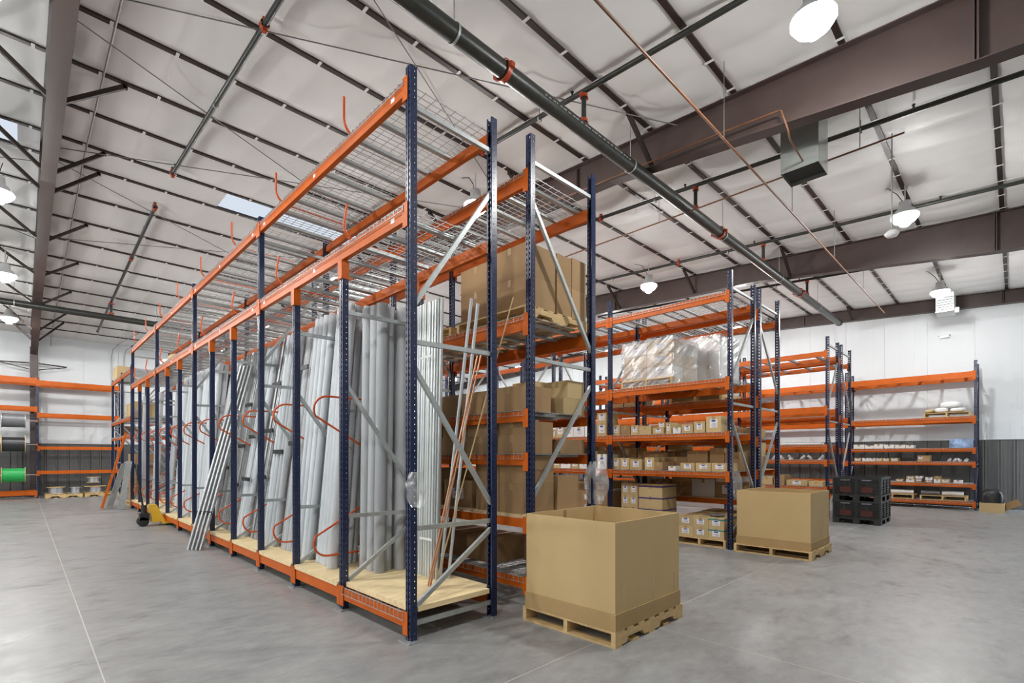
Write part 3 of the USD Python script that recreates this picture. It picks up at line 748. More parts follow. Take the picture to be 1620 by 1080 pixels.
def shelf_row(rack, shelf, x0, y_from, y_to, z, depth, hr, wr, seed, face="x", stick=.5, mats=("card",), group=None, gap=(.004, .03), fill=1., stack=0., row="front row"):
    """a row of cartons along a shelf; labels count them from the left as seen in the photograph"""
    rr = random.Random(seed); items = []; y = y_from
    while True:
        d = rr.uniform(*wr)
        if y + d > y_to: break
        if rr.random() < fill:
            h = rr.uniform(*hr); items.append((y, d, h, 0))
            if rr.random() < stack: items.append((y, d * .96, rr.uniform(*hr) * .8, h))
        y += d + rr.uniform(*gap)
    items.sort(key=lambda i: (-i[0], i[3]))
    for k, (y, d, h, zz) in enumerate(items):
        w = depth * rr.uniform(.88, 1.)
        st = (min(.6, .11 / d + .25), .55, .2, .25) if rr.random() < stick else None
        x = x0 if face == "x" else x0 + depth - w
        carton(x + rr.uniform(0, .02) * (1 if face == "x" else -1), y, z + zz, w, d, h, f"{nth(k)} carton from left, {row}, {shelf}, {rack}", f"cartons on the {shelf} of the {rack}", face, st, rr.choice(mats))
DZ = .0135                                   # top of a wire deck above its beam

# --- two open bulk boxes on pallets
def bulk_box(x, y, z, w, d, h, label, tray=.19):
    t = thing("bulk_box", label, "box", (x, y, z))
    th = .014
    m = MB().box((0, 0, 0), (w, th, h)).box((0, d - th, 0), (w, d, h)).box((0, th, 0), (th, d - th, h)).box((w - th, th, 0), (w, d - th, h)).box((th, th, 0), (w - th, d - th, .012))
    part(t, "body", m, "gaylord")
    e = .009
    m = MB().box((-e, -e, 0), (w + e, -.001, tray)).box((-e, d + .001, 0), (w + e, d + e, tray)).box((-e, -.001, 0), (-.001, d + .001, tray)).box((w + .001, -.001, 0), (w + e, d + .001, tray))
    part(t, "tray", m, "gaylord_tray", label="darker tray round the foot")
    for q, (a, hh) in enumerate(((.10, .20), (.55, .17), (.90, .15))):
        part(t, "torn_flap", MB().box((w * a, -.0022, tray + .02), (w * a + .03, -.0004, tray + .02 + hh)), "card_light", label="pale torn strip")
    part(t, "seam_fold", MB().box((w * .5, d - th - .006, 0), (w * .5 + .03, d - th - .0005, h - .01)), "card", label="fold inside the back wall")
    return t
pallet((3.10, 2.065, 0), 1.045, .945, "pallet under the big open box in the foreground")
bulk_box(3.112, 2.075, .1235, .985, .905, .80, "big open brown bulk box in the foreground", .125)
pallet((7.56, 1.93, 0), 1.02, 1.03, "pallet under the farther open bulk box", rz=0)
bulk_box(7.60, 1.955, .1235, .93, .975, .79, "open brown bulk box farther back, beside the rack's nearest post", .115)

# --- rack B
zb = 2.765 + DZ
PLACE = ("front right", "middle right", "back right", "front left", "back left")
pallet((3.50, 3.34, zb), 1.0, 1.10, "raised pallet under tall brown cartons behind the pipe rack")
k = 0
for x, y, w, d, hs in ((3.52, 3.36, .42, .50, (.30, .32)), (3.97, 3.36, .24, .48, (.33, .30)), (4.22, 3.36, .24, .48, (.32, .33)), (3.52, 3.89, .45, .50, (.30, .28)), (4.0, 3.89, .45, .50, (.30, .30))):
    zz = zb + .123
    for q, h in enumerate(hs):
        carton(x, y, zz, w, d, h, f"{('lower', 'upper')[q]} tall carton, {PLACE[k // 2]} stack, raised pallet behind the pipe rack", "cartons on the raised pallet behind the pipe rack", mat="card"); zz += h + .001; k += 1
pallet((3.50, 4.55, zb), 1.0, 1.10, "empty raised pallet beyond the tall brown cartons behind the pipe rack")
zc = 1.850 + DZ; k = 0
PL9 = ("front row nearest", "front row second", "front row third", "front row fourth", "back row nearest", "back row second", "upper back nearest", "upper back second", "back row third")
for x, y, z, w, d, h in ((3.47, 3.36, 0, .40, .44, .25), (3.47, 3.82, 0, .40, .50, .24), (3.47, 4.36, 0, .40, .6, .24), (3.47, 5.0, 0, .4, .6, .23), (4.05, 3.34, 0, .36, .30, .17), (3.93, 3.66, 0, .44, .34, .20), (4.12, 3.34, .1715, .28, .30, .19), (3.96, 3.68, .2015, .38, .33, .17), (3.96, 4.2, 0, .4, .5, .3)):
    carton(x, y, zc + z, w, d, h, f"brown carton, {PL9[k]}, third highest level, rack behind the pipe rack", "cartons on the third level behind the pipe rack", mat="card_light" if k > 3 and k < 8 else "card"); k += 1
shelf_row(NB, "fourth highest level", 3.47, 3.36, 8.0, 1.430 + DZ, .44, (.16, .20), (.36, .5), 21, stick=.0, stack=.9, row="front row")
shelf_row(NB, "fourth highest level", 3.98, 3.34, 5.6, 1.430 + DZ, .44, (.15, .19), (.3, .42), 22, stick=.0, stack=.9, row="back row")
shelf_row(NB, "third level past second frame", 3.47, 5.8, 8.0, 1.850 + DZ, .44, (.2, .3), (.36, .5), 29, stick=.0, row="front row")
m = MB()
PL8 = ("nearest bottom", "second bottom", "nearest top", "second top", "third along the front", "nearest at the back", "second at the back", "fourth along the front")
solo("shelf_board", m.box((3.47, 3.31, 0), (4.42, 5.66, .03)), "plywood", "plywood board on the waist-high level of the rack behind the pipe rack", "board", None, rotz(0, (0, 0, .8165)))
k = 0
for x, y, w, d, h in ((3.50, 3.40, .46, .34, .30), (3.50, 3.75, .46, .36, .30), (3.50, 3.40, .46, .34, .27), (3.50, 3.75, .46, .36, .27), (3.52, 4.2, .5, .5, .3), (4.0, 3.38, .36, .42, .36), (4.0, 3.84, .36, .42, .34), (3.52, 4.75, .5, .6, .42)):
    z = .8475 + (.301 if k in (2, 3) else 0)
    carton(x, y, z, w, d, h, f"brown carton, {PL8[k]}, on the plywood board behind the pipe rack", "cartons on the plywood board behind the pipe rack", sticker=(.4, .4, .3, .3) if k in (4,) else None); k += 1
zl = .245 + DZ; k = 0
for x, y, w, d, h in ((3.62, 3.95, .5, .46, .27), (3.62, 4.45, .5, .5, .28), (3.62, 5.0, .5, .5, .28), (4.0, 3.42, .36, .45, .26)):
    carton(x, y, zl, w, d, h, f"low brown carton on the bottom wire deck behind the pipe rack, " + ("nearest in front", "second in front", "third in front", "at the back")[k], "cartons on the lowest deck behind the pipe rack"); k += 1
pallet((3.60, 5.85, zl), 1.0 - .22, 1.10, "pallet on the lowest deck behind the pipe rack")

# --- rack C, front row of each shelf from what the photograph shows (y spans, right to left)
def listed(shelf, rack, x, z, rows, depth, mats=("card",), sticker=True):
    for k, (ya, yb, h, st, mat) in enumerate(sorted(rows, key=lambda r: -r[0])):
        carton(x, ya, z, depth, yb - ya, h, f"{nth(k)} carton from left, front row, {shelf}, {rack}", None, "x", (.50, .52, .25, .28) if st else None, mat)
z = 1.775 + DZ
listed("eye-level shelf", NC, 7.66, z, [(5.012, 5.185, .19, 1, "card_light"), (4.80, 4.995, .17, 0, "card"), (4.63, 4.785, .17, 1, "card_light"), (4.385, 4.622, .15, 0, "card_light"), (4.15, 4.352, .108, 1, "card_light"),
       (4.02, 4.11, .19, 1, "card_light"), (3.85, 3.985, .10, 1, "white_card"), (3.645, 3.83, .145, 1, "card_light"), (3.445, 3.625, .18, 1, "card_light"), (3.19, 3.425, .25, 1, "card_light")], .40)
carton(7.67, 4.14, z + .1085, .3, .115, .088, "small labelled carton on top of a low one, eye-level shelf, " + NC, sticker=(.7, .7, .15, .15), mat="card_light")
z = 1.165 + DZ
listed("lowest shelf", NC, 7.66, z, [(5.01, 5.172, .205, 1, "card_light"), (4.815, 4.998, .205, 1, "card_light"), (4.565, 4.80, .185, 1, "card_light"), (4.33, 4.508, .215, 1, "card_light"), (4.175, 4.328, .135, 0, "card"),
       (3.94, 4.065, .075, 0, "white_card"), (3.615, 3.853, .13, 1, "card_light"), (3.35, 3.595, .13, 1, "card_light"), (3.092, 3.34, .13, 1, "card_light")], .40)
shelf_row(NC, "lowest shelf", 8.10, 3.10, 7.2, 1.165 + DZ, .42, (.22, .42), (.22, .42), 31, "X", .2, ("card",), row="back row")
shelf_row(NC, "eye-level shelf", 8.10, 3.3, 7.2, 1.775 + DZ, .40, (.12, .2), (.2, .4), 32, "X", .3, ("card", "card_light"), fill=.5, row="back row")
shelf_row(NC, "eye-level shelf past second frame", 7.66, 5.3, 9.4, 1.775 + DZ, .40, (.12, .28), (.16, .26), 33, "x", .9, ("card_light", "white_card"), stack=.6, row="front row")
shelf_row(NC, "lowest shelf past second frame", 7.66, 5.3, 9.4, 1.165 + DZ, .40, (.14, .3), (.16, .26), 34, "x", .9, ("card_light", "white_card"), stack=.5, row="front row")
# pallets on the floor under it
def block(name, x, y, z, nx, ny, nz, w, d, h, what, mat="card_light", st=True, band=None):
    k = 0
    for c in range(nz):
        for b in range(ny):
            for a in range(nx):
                carton(x + a * (w + .003), y + b * (d + .004), z + c * (h + .001), w, d, h, f"{what}, {nth(ny - 1 - b)} column, {nth(nz - 1 - c)} from top" + (", front" if nx > 1 and a == 0 else ", back" if nx > 1 else ""), name, "x", (.5, .48, .25, .28) if st and a == 0 else None, mat, band=band if b == 0 else None); k += 1
pallet((7.66, 3.12, 0), .86, .84, "floor pallet of labelled cartons beside the nearest post of the " + NC)
block("white-labelled cartons on the floor pallet", 7.67, 3.15, .1235, 2, 3, 2, .40, .245, .165, "labelled carton, floor pallet beside the farther bulk box", band="teal_tape")
solo("plastic_tray", MB().lathe([(0, 0), (.10, 0), (.12, .03), (.12, .035), (.10, .034), (0, .02)], 20), "grey_cable", "round grey tray lying on the white-labelled cartons", "tray", None, rotz(0, (7.88, 3.35, .457)))
pallet((7.66, 4.12, 0), .86, 1.0, "pallet of mixed stacked cartons behind the big foreground box")
block("long cartons on the second floor pallet", 7.70, 4.20, .1235, 1, 1, 4, .50, .45, .20, "long carton on the mixed floor pallet", "card_light", False, "purple_band")
block("small labelled cartons on the second floor pallet", 7.70, 4.67, .1235, 1, 2, 4, .45, .165, .20, "small labelled carton on the mixed floor pallet", "card_light")
pallet((7.75, 5.32, 0), .86, 1.0, "pallet on the floor beyond the second frame of the " + NC)
block("cartons on the far floor pallet", 7.78, 5.36, .1235, 1, 3, 4, .5, .3, .2, "carton on the far floor pallet", "card")

# stretch-wrapped pallet on rack C
zw = 2.60 + DZ
pallet((7.63, 3.98, zw), .90, .98, "pallet under the stretch-wrapped load")
k = 0
wz = zw + .123
for c in range(3):
    for b in range(2):
        for a in range(2):
            h = (.20, .21, .20)[c]
            carton(7.68 + a * .41, 4.02 + b * .46, wz, .40, .45, h, f"carton inside the stretch film, {('bottom', 'middle', 'top')[c]} layer, {('right', 'left')[b]} {('front', 'back')[a]}", "cartons inside the stretch film", "x", (.5, .5, .2, .25) if a == 0 and R.random() < .6 else None, "card_light" if (a + b + c) % 3 else "white_card"); k += 1
    wz += h + .012
def wrap_mesh(lo, hi, seed, amp=.028, n=26):
    lo, hi = np.array(lo), np.array(hi); s = hi - lo
    per = 2 * (s[0] + s[1]); u = np.linspace(0, per, n * 4, endpoint=False)
    zz = np.linspace(0, 1, n); P = []
    for h in zz:
        for q in u:
            if q < s[1]: p = (0, q)
            elif q < s[1] + s[0]: p = (q - s[1], s[1])
            elif q < 2 * s[1] + s[0]: p = (s[0], s[1] - (q - s[1] - s[0]))
            else: p = (s[0] - (q - 2 * s[1] - s[0]), 0)
            P.append((*p, h * s[2]))
    P = np.array(P) + lo; c = (lo + hi) / 2
    out = (P - c) * (1, 1, 0); out /= np.linalg.norm(out, axis=1, keepdims=True)
    tilt = P.copy(); tilt[:, 2] = P[:, 2] * 2.2 + P[:, 1] * 1.7 - P[:, 0] * 1.1
    f = meshkit.fbm(tilt * (2.2, 2.2, 5), 2, seed)
    P = P + out * (np.abs(f - .5) * 2 * amp)[:, None]
    N = n * 4
    i, j = np.meshgrid(np.arange(n - 1), np.arange(N), indexing="ij")
    return MB().add(P, np.stack([i * N + j, i * N + (j + 1) % N, (i + 1) * N + (j + 1) % N, (i + 1) * N + j], -1).reshape(-1, 4)[:, ::-1])
solo("stretch_wrap", wrap_mesh((7.655, 3.975, zw + .004), (8.53, 4.965, zw + .80), 5, .05), "wrap", "shiny crumpled clear stretch film round the raised pallet of cartons", "plastic wrap")

pallet((8.80, 3.66, 2.40 + DZ), .90, .98, "pallet under the farther wrapped load, on the rack behind the wrapped-pallet rack")
block("cartons inside the farther stretch film", 8.84, 3.70, 2.5365, 1, 2, 4, .80, .44, .26, "carton inside the farther stretch film", "white_card", False)
solo("stretch_wrap", wrap_mesh((8.82, 3.68, 2.52), (9.66, 4.60, 3.60), 12), "wrap", "clear stretch film round the farther wrapped load", "plastic wrap")
# cartons at the back rows, rack D and E, far things
shelf_row(ND, "eye-level shelf", 8.82, 3.1, 7.2, 1.72 + DZ, .5, (.14, .26), (.22, .4), 41, "X", .2, ("card",), fill=.8, row="front row")
for z in (1.17, .66):
    solo("shelf_board", MB().box((8.79, 3.08, 0), (9.72, 7.2, .018)), "wood", f"{'upper' if z > 1 else 'lower'} waist-level shelf board of the {ND}", "board", None, rotz(0, (0, 0, z + .001)))
shelf_row(ND, "upper waist-level board", 8.84, 3.1, 7.2, 1.17 + .020, .5, (.18, .34), (.22, .4), 42, "X", .3, ("card", "card_light"), stack=.4, row="front row")
shelf_row(ND, "lower waist-level board", 8.84, 3.1, 7.2, .66 + .020, .5, (.2, .36), (.25, .45), 43, "x", .5, ("card", "card_light", "white_card"), stack=.2, row="front row")
shelf_row(ND, "second highest level", 8.82, 5.3, 7.2, 2.40 + DZ, .5, (.2, .4), (.3, .5), 44, "X", .2, ("card",), fill=.6, row="front row")
pallet((8.80, 3.2, 0), .86, 1.0, "pallet on the floor under the " + ND)
shelf_row(ND, "floor pallet", 8.82, 3.22, 4.18, .1235, .5, (.3, .36), (.25, .32), 45, "x", .5, ("card", "card_light"), row="front row")
zE = .70 + DZ
for k, (ya, yb, h, mat) in enumerate(((3.14, 3.42, .11, "card_light"), (3.46, 3.9, .13, "card_light"), (3.95, 4.18, .24, "card"), (4.22, 4.5, .20, "card_light"), (4.55, 4.85, .22, "card"))):
    carton(13.16, ya, zE, .5, yb - ya, h, f"{nth(4 - k)} carton from left, lowest shelf, {NE}", None, "x", (.4, .6, .3, .2) if k == 1 else None, mat)
def fitting(loc, s, seed):
    rr = random.Random(seed); m = MB(); a = rr.uniform(0, 3)
    m.tube([(-s * math.cos(a), -s * math.sin(a), .03), (0, 0, .035), (s * math.sin(a), s * math.cos(a), .035 + s * .8)], .03, 8)
    m.cyl((-.03, 0, 0), .035, .03, 10)
    return m.move(t=loc)
for k in range(9):
    solo("pipe_fitting", fitting((13.30 + .05 * (k % 3), 3.22 + k * .21, 1.32 + DZ), .07, k), "white_plastic", f"white bent pipe fitting, {nth(8 - k)} from left, {NE}", "fitting", "white fittings on the shelf")
for k in range(4):
    solo("white_tube", MB().tube([(13.25 + .09 * k, 3.2, 1.67 + DZ + .022), (13.25 + .09 * k, 4.6 - .1 * k, 1.67 + DZ + .022)], .02, 8), "white_plastic", f"white tube on a shelf of the {NE}, {nth(k)} from front", "tube")

# rack G
zg = {n: z + DZ for n, z in (("a", 2.45), ("b", 1.62), ("c", 1.255), ("d", .68), ("e", .215))}
pallet((17.60, .84, zg["a"]), .75, .95, "pallet with white sacks on the rack along the right-hand wall")
def sack(loc, w, d, h, seed):
    s = trimesh.creation.icosphere(3); v = s.vertices.copy()
    v = np.sign(v) * np.abs(v) ** .6; v = v / np.abs(v).max(0) * (w / 2, d / 2, h / 2)
    v += s.vertices * ((meshkit.fbm(v * 9 + seed, 3, seed) - .5) * .05)[:, None]
    v[:, 2] -= v[:, 2].min()
    return MB().add(v, s.faces).move(t=loc)
for k, (y, z, d, h, mat) in enumerate(((.95, .123, .30, .12, "white_plastic"), (1.28, .123, .30, .13, "white_plastic"), (1.58, .123, .20, .10, "card_light"), (1.02, .235, .44, .17, "white_plastic"))):
    solo("sack", sack((17.85, y + d / 2, zg["a"] + z), .4, d, h, k), mat, f"{'pale brown' if mat != 'white_plastic' else 'white'} sack on the raised pallet by the right wall, " + ("nearest", "middle", "leftmost", "topmost")[k], "sack")
carton(17.65, .80, zg["b"], .3, .46, .24, "blue and white printed pack at the right end of the right wall rack", None, "x", None, "blue_pack", tape=False)
shelf_row(NG, "third highest shelf", 17.62, 2.0, 3.5, zg["b"], .4, (.08, .13), (.14, .3), 51, "x", .0, ("white_card",), row="front row")
shelf_row(NG, "fourth highest shelf", 17.62, 2.35, 3.5, zg["c"], .4, (.085, .095), (.14, .17), 52, "x", 1., ("card_light", "white_card"), row="left group")
carton(17.62, 1.66, zg["c"], .4, .26, .17, "lone brown carton on the fourth shelf of the right-hand wall rack", None, "x", (.3, .4, .6, .4), "card")
for k in range(4): solo("pipe_fitting", fitting((17.8, .95 + .11 * k, zg["c"]), .05, 20 + k), "white_plastic", f"small pale fitting, {nth(3 - k)} from left, right end of a right wall rack shelf", "fitting", "fittings on the right-hand wall rack")
shelf_row(NG, "second lowest shelf", 17.62, 1.0, 2.4, zg["d"], .35, (.06, .11), (.13, .2), 53, "x", .9, ("card_light", "white_card", "card"), gap=(.01, .09), stack=.3, row="front row")
pallet((17.60, .92, zg["e"]), .75, .95, "right pallet with rolls on the lowest shelf of the right wall rack")
pallet((17.60, 2.0, zg["e"]), .75, .95, "left pallet with rolls on the lowest shelf of the right wall rack")
for k, (y0, y1, mat) in enumerate(((.98, 1.42, "white_plastic"), (1.46, 1.86, "grey_cable"), (2.02, 2.7, "white_plastic"))):
    solo("material_roll", MB().tube([(17.80, y0, zg["e"] + .123 + .06), (17.80, y1, zg["e"] + .123 + .06)], .06, 14), mat, f"{'grey' if mat == 'grey_cable' else 'white'} roll on the lowest shelf of the right wall rack, " + ("right", "middle", "left")[k], "roll")

# --- two black collapsible bins, one on the other
def bin_(loc, label):
    t = thing("plastic_bin", label, "bin", loc)
    w, d, h = 1.10, .84, .485
    th = .035
    m = MB().box((.03, .03, .11), (w - .03, d - .03, .13))
    part(t, "floor_panel", m, "bin")
    def side(o, eu, L, nm, win=True):
        o, eu = np.array(o), np.array(eu); n = np.array([-eu[1], eu[0], 0.])
        mm = MB()
        def blk(u0, u1, z0, z1, d0, d1): mm.hexa([o + eu * (u0 if i == 0 else u1) + n * (d0 if j == 0 else d1) + np.array([0, 0, z0 if k == 0 else z1]) for k in (0, 1) for i, j in ((0, 0), (1, 0), (1, 1), (0, 1))])
        blk(0, L, .11, h - .001, .018, .026)
        for z in np.arange(.12, h - .02, .045): blk(0, L, z, z + .010, .0, .018)
        blk(0, L, h - .035, h, -.004, .03); blk(0, L, .095, .13, -.004, .03)
        for u in np.linspace(0, L - .03, 5 if win else 4): blk(u, u + .03, .11, h, -.002, .02)
        part(t, nm, mm, "bin")
        if win:
            for u in (L * .16, L * .60):
                mm = MB(); blk(u, u + .20, .17, .29, -.006, -.0045); part(t, "tag_plate", mm, "red_tag", label="dull red tag plate")
                mm = MB(); blk(u + .01, u + .18, h - .07, h - .045, -.010, -.0045); part(t, "handle", mm, "grey_cable", label="grey handle grip")
    side((0, d, 0), (0, -1, 0), d, "side_panel"); side((w, 0, 0), (0, 1, 0), d, "side_panel"); side((0, 0, 0), (1, 0, 0), w, "end_panel", False); side((w, d, 0), (-1, 0, 0), w, "end_panel", False)
    for x in (0, w / 2 - .08, w - .16):
        for y in (0, d / 2 - .06, d - .12): part(t, "foot", MB().box((x, y, 0), (x + .16, y + .12, .095)), "bin")
bin_((12.40, 1.93, 0), "lower black plastic bin of the stack of two on the floor")
bin_((12.40, 1.93, .486), "upper black plastic bin of the stack of two on the floor")

# open carton with black film at the end of the right-hand rack
t = thing("open_carton", "small open carton heaped with black plastic sheet, beside the right wall rack", "box", (17.28, .20, 0))
part(t, "body", MB().box((0, 0, 0), (.5, .012, .24)).box((0, .45, 0), (.5, .462, .24)).box((0, .012, 0), (.012, .45, .24)).box((.488, .012, 0), (.5, .45, .24)).box((.012, .012, 0), (.488, .45, .012)), "card_light")
part(t, "flap", MB().bar((.25, -.004, .24), (.25, -.085, .09), .5, .005, up=(1, 0, 0)), "card", label="flap hanging down")
s = sack((0, 0, 0), .46, .42, .56, 9)
solo("plastic_sheet", s, "black", "heap of black plastic sheet in the small open carton", "plastic sheet", None, rotz(0, (17.53, .43, .014)))

# ------------------------------------------------------------------ clear document sleeves tied to posts
def sleeve(loc, w, h, seed, yaw, label):
    n = 14; u, v = np.meshgrid(np.linspace(0, 1, n), np.linspace(0, 1, n), indexing="ij")
    f = meshkit.fbm(np.stack([u * 3 + seed, v * 3, 0 * u], -1), 3, seed) - .5
    taper = .45 + .55 * np.sin(PI * np.clip(v * .9 + .05, 0, 1))
    P = np.stack([f * .10, (u - .5) * w * taper + f * .04, (v - 1) * h], -1).reshape(-1, 3)
    Q = P + (.006, 0, 0)
    i, j = np.meshgrid(np.arange(n - 1), np.arange(n - 1), indexing="ij")
    q = np.stack([i * n + j, (i + 1) * n + j, (i + 1) * n + j + 1, i * n + j + 1], -1).reshape(-1, 4)
    solo("clear_sleeve", MB().add(P, q).add(Q, q[:, ::-1]), "sleeve", label, "plastic sleeve", None, rotz(yaw, loc))
sleeve((2.13, 3.20, 1.30), .16, .27, 1, .98, "clear plastic sleeve hanging on the nearest upright of the pipe rack")
sleeve((4.43, 3.20, 1.36), .26, .46, 4, .62, "crumpled clear plastic bag tied to the post above the big foreground box")
sleeve((7.66, 2.97, 1.18), .18, .42, 8, .37, "clear plastic bag hanging on the nearest post of the " + NC)

# ------------------------------------------------------------------ far left: leaning steel, pallet jack, reels, H stock
solo("loose_beam", MB().bar((1.50, 17.0, .03), (2.03, 17.15, 2.05), .05, .11, up=(0, 1, 0)), "orange", "loose orange beam leaning against the lower rack beyond the pipe rack", "beam")
for k, (f, t) in enumerate((((1.68, 17.25, .02), (2.0, 17.2, 1.20)), ((1.86, 16.6, .02), (2.03, 16.6, 1.28)))):
    solo("loose_channel", MB().bar(f, t, .13, .07, up=(0, 1, 0)), "galv", f"{('left', 'right')[k]} loose grey steel channel leaning beside the loose orange beam", "channel")
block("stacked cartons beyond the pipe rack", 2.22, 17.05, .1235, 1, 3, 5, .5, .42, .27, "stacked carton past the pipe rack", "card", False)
pallet((2.18, 17.02, 0), .86, 1.4, "pallet under the stacked cartons beyond the pipe rack")
block("cartons on a lower rack level", 2.2, 17.1, 2.50 + DZ, 1, 3, 1, .5, .5, .42, "carton, second level, low rack past the pipe rack", "card_light", False)
block("cartons on a lower rack top", 2.14, 20.0, 3.82 + DZ, 1, 2, 1, .5, .45, .45, "carton on top of the low rack", "card_light", False)
carton(2.16, 18.9, 2.0 + DZ, .5, .5, .3, "single carton on the third level of the low rack past the pipe rack")
# things lying on the upper middle level
for k, (y, w, h, mat) in enumerate(((12.2, .5, .08, "card_light"), (13.0, .3, .10, "white_plastic"), (13.5, .35, .09, "card_light"))):
    solo("soft_bundle", sack((AX + .18, y, 3.345 + DZ), .28, w, h + .06, 30 + k), mat, f"{'tan' if mat != 'white_plastic' else 'white'} bundle on the pipe rack above the pipes, far end, {nth(k)} one", "bundle")
# pallet jack
pj = thing("pallet_jack", "yellow hand pallet jack parked against the far part of the pipe rack", "pallet jack", m=rotz(.0, (1.62, 12.15, 0)))
fk = MB()
for y in (.0, .38): fk.prism([(.42, .045), (1.35, .045), (1.35, .06), (1.28, .083), (.42, .086)], y, y + .16, "xz")
part(pj, "fork", fk, "yellow")
part(pj, "body", MB().prism([(.26, .08), (.48, .08), (.33, .43), (.22, .43)], .12, .42, "xz"), "yellow")
part(pj, "decal", MB().bar((.318, .27, .34), (.352, .27, .24), .14, .004, up=(0, 0, 1)), "grey_cable", label="grey decal")
part(pj, "pump", MB().cyl((.14, .27, .12), .05, .30, 14).box((.06, .18, .12), (.22, .36, .26)), "black")
for y in (.18, .31): part(pj, "steer_wheel", MB().lathe([(.0, 0), (.09, 0), (.095, .01), (.095, .05), (.09, .06), (0, .06)], 20, (.12, y, .095), "y"), "rubber")
for y in (.03, .41): part(pj, "load_wheel", MB().lathe([(0, 0), (.037, 0), (.037, .1), (0, .1)], 14, (1.38, y, .037), "y"), "rubber")
hd = part(pj, "handle", MB().tube([(.12, .27, .40), (.03, .27, 1.05)], .018, 8).tube([(.03, .27, 1.05), (.02, .15, 1.14), (.01, .12, 1.24), (.0, .27, 1.27), (.01, .42, 1.24), (.02, .39, 1.14), (.03, .27, 1.05)], .014, 8), "black")

def reel(loc, r, w, cab, label, upright=True, flange="wood", fill=.8):
    """axle along x when upright, along z when lying on a flange"""
    t = thing("cable_reel", label, "cable reel", loc)
    ax = "x" if upright else "z"
    o = (-w / 2, 0, 0) if upright else (0, 0, 0)
    for q in (0, w - .02):
        c = (o[0] + q, 0, 0) if upright else (0, 0, q)
        mm = MB()
        for a, b in (((.03, 0), (r, 0)), ((r, 0), (r, .02)), ((r, .02), (.03, .02))): mm.lathe([a, b], 24, c, ax)
        part(t, "flange", mm, flange)
    prof = [(r * fill, .021)]
    for k in range(14): prof += [(r * fill * (1.0 if k % 2 else .975), .021 + (w - .042) * (k + .5) / 14)]
    prof += [(r * fill, w - .021)]
    part(t, "wound_cable", MB().lathe(prof, 24, o if upright else (0, 0, 0), ax), cab)
for z, cab, what, rr, f in ((.80, "green_cable", "green", .25, "wood"), (1.80, "black_cable", "black", .29, "wood"), (2.57, "grey_cable", "dark grey", .25, "galv")):
    reel((-.20, 22.70, z), rr, .56, cab, f"reel of {what} cable hanging on a rod of the far wall rack", True, f, .9 if what != "black" else .8)
    solo("axle_rod", MB().tube([(-2.4, 22.70, z), (.33, 22.70, z)], .014, 8), "galv", f"steel rod carrying the reel of {what} cable on the far wall rack", "rod")
    for x in (-2.42, .345): solo("rod_bracket", MB().box((x - .02, 22.66, z - .04), (x + .02, 22.945, z + .03)), "orange", f"bracket holding the {'left' if x < 0 else 'right'} end of the {what} cable reel's rod", "bracket")
pallet((.55, 22.75, 0), .95, 1.0, "left pallet of wire reels on the floor by the far wall"); pallet((1.55, 22.75, 0), .95, 1.0, "right pallet of wire reels on the floor by the far wall")
for x, z, r, w, lab in ((.82, .123, .24, .24, "left"), (1.32, .123, .16, .22, "middle"), (1.85, .123, .22, .22, "right lower"), (1.80, .48, .19, .20, "right upper")):
    reel((x, 22.98, z), r, w, "bare_wire", f"{lab} reel of bare wire on the pallets by the far wall", False, "wood" if lab != "middle" else "galv", .8)
solo("shelf_board", MB().box((1.55, 22.76, 0), (2.14, 23.2, .02)), "wood", "small board between the two right wire reels by the far wall", "board", None, rotz(0, (0, 0, .3435)))
for x, s in ((.29, -1), (.29, 1)):
    solo("wall_bracket", MB().bar((x + s * .11, 23.78, 4.62), (x + s * .85, 23.78, 4.58), .04, .04).bar((x + s * .11, 23.78, 4.40), (x + s * .82, 23.78, 4.56), .025, .025), "purlin", f"triangular steel bracket on the {'left' if s < 0 else 'right'} of the far wall column", "bracket")

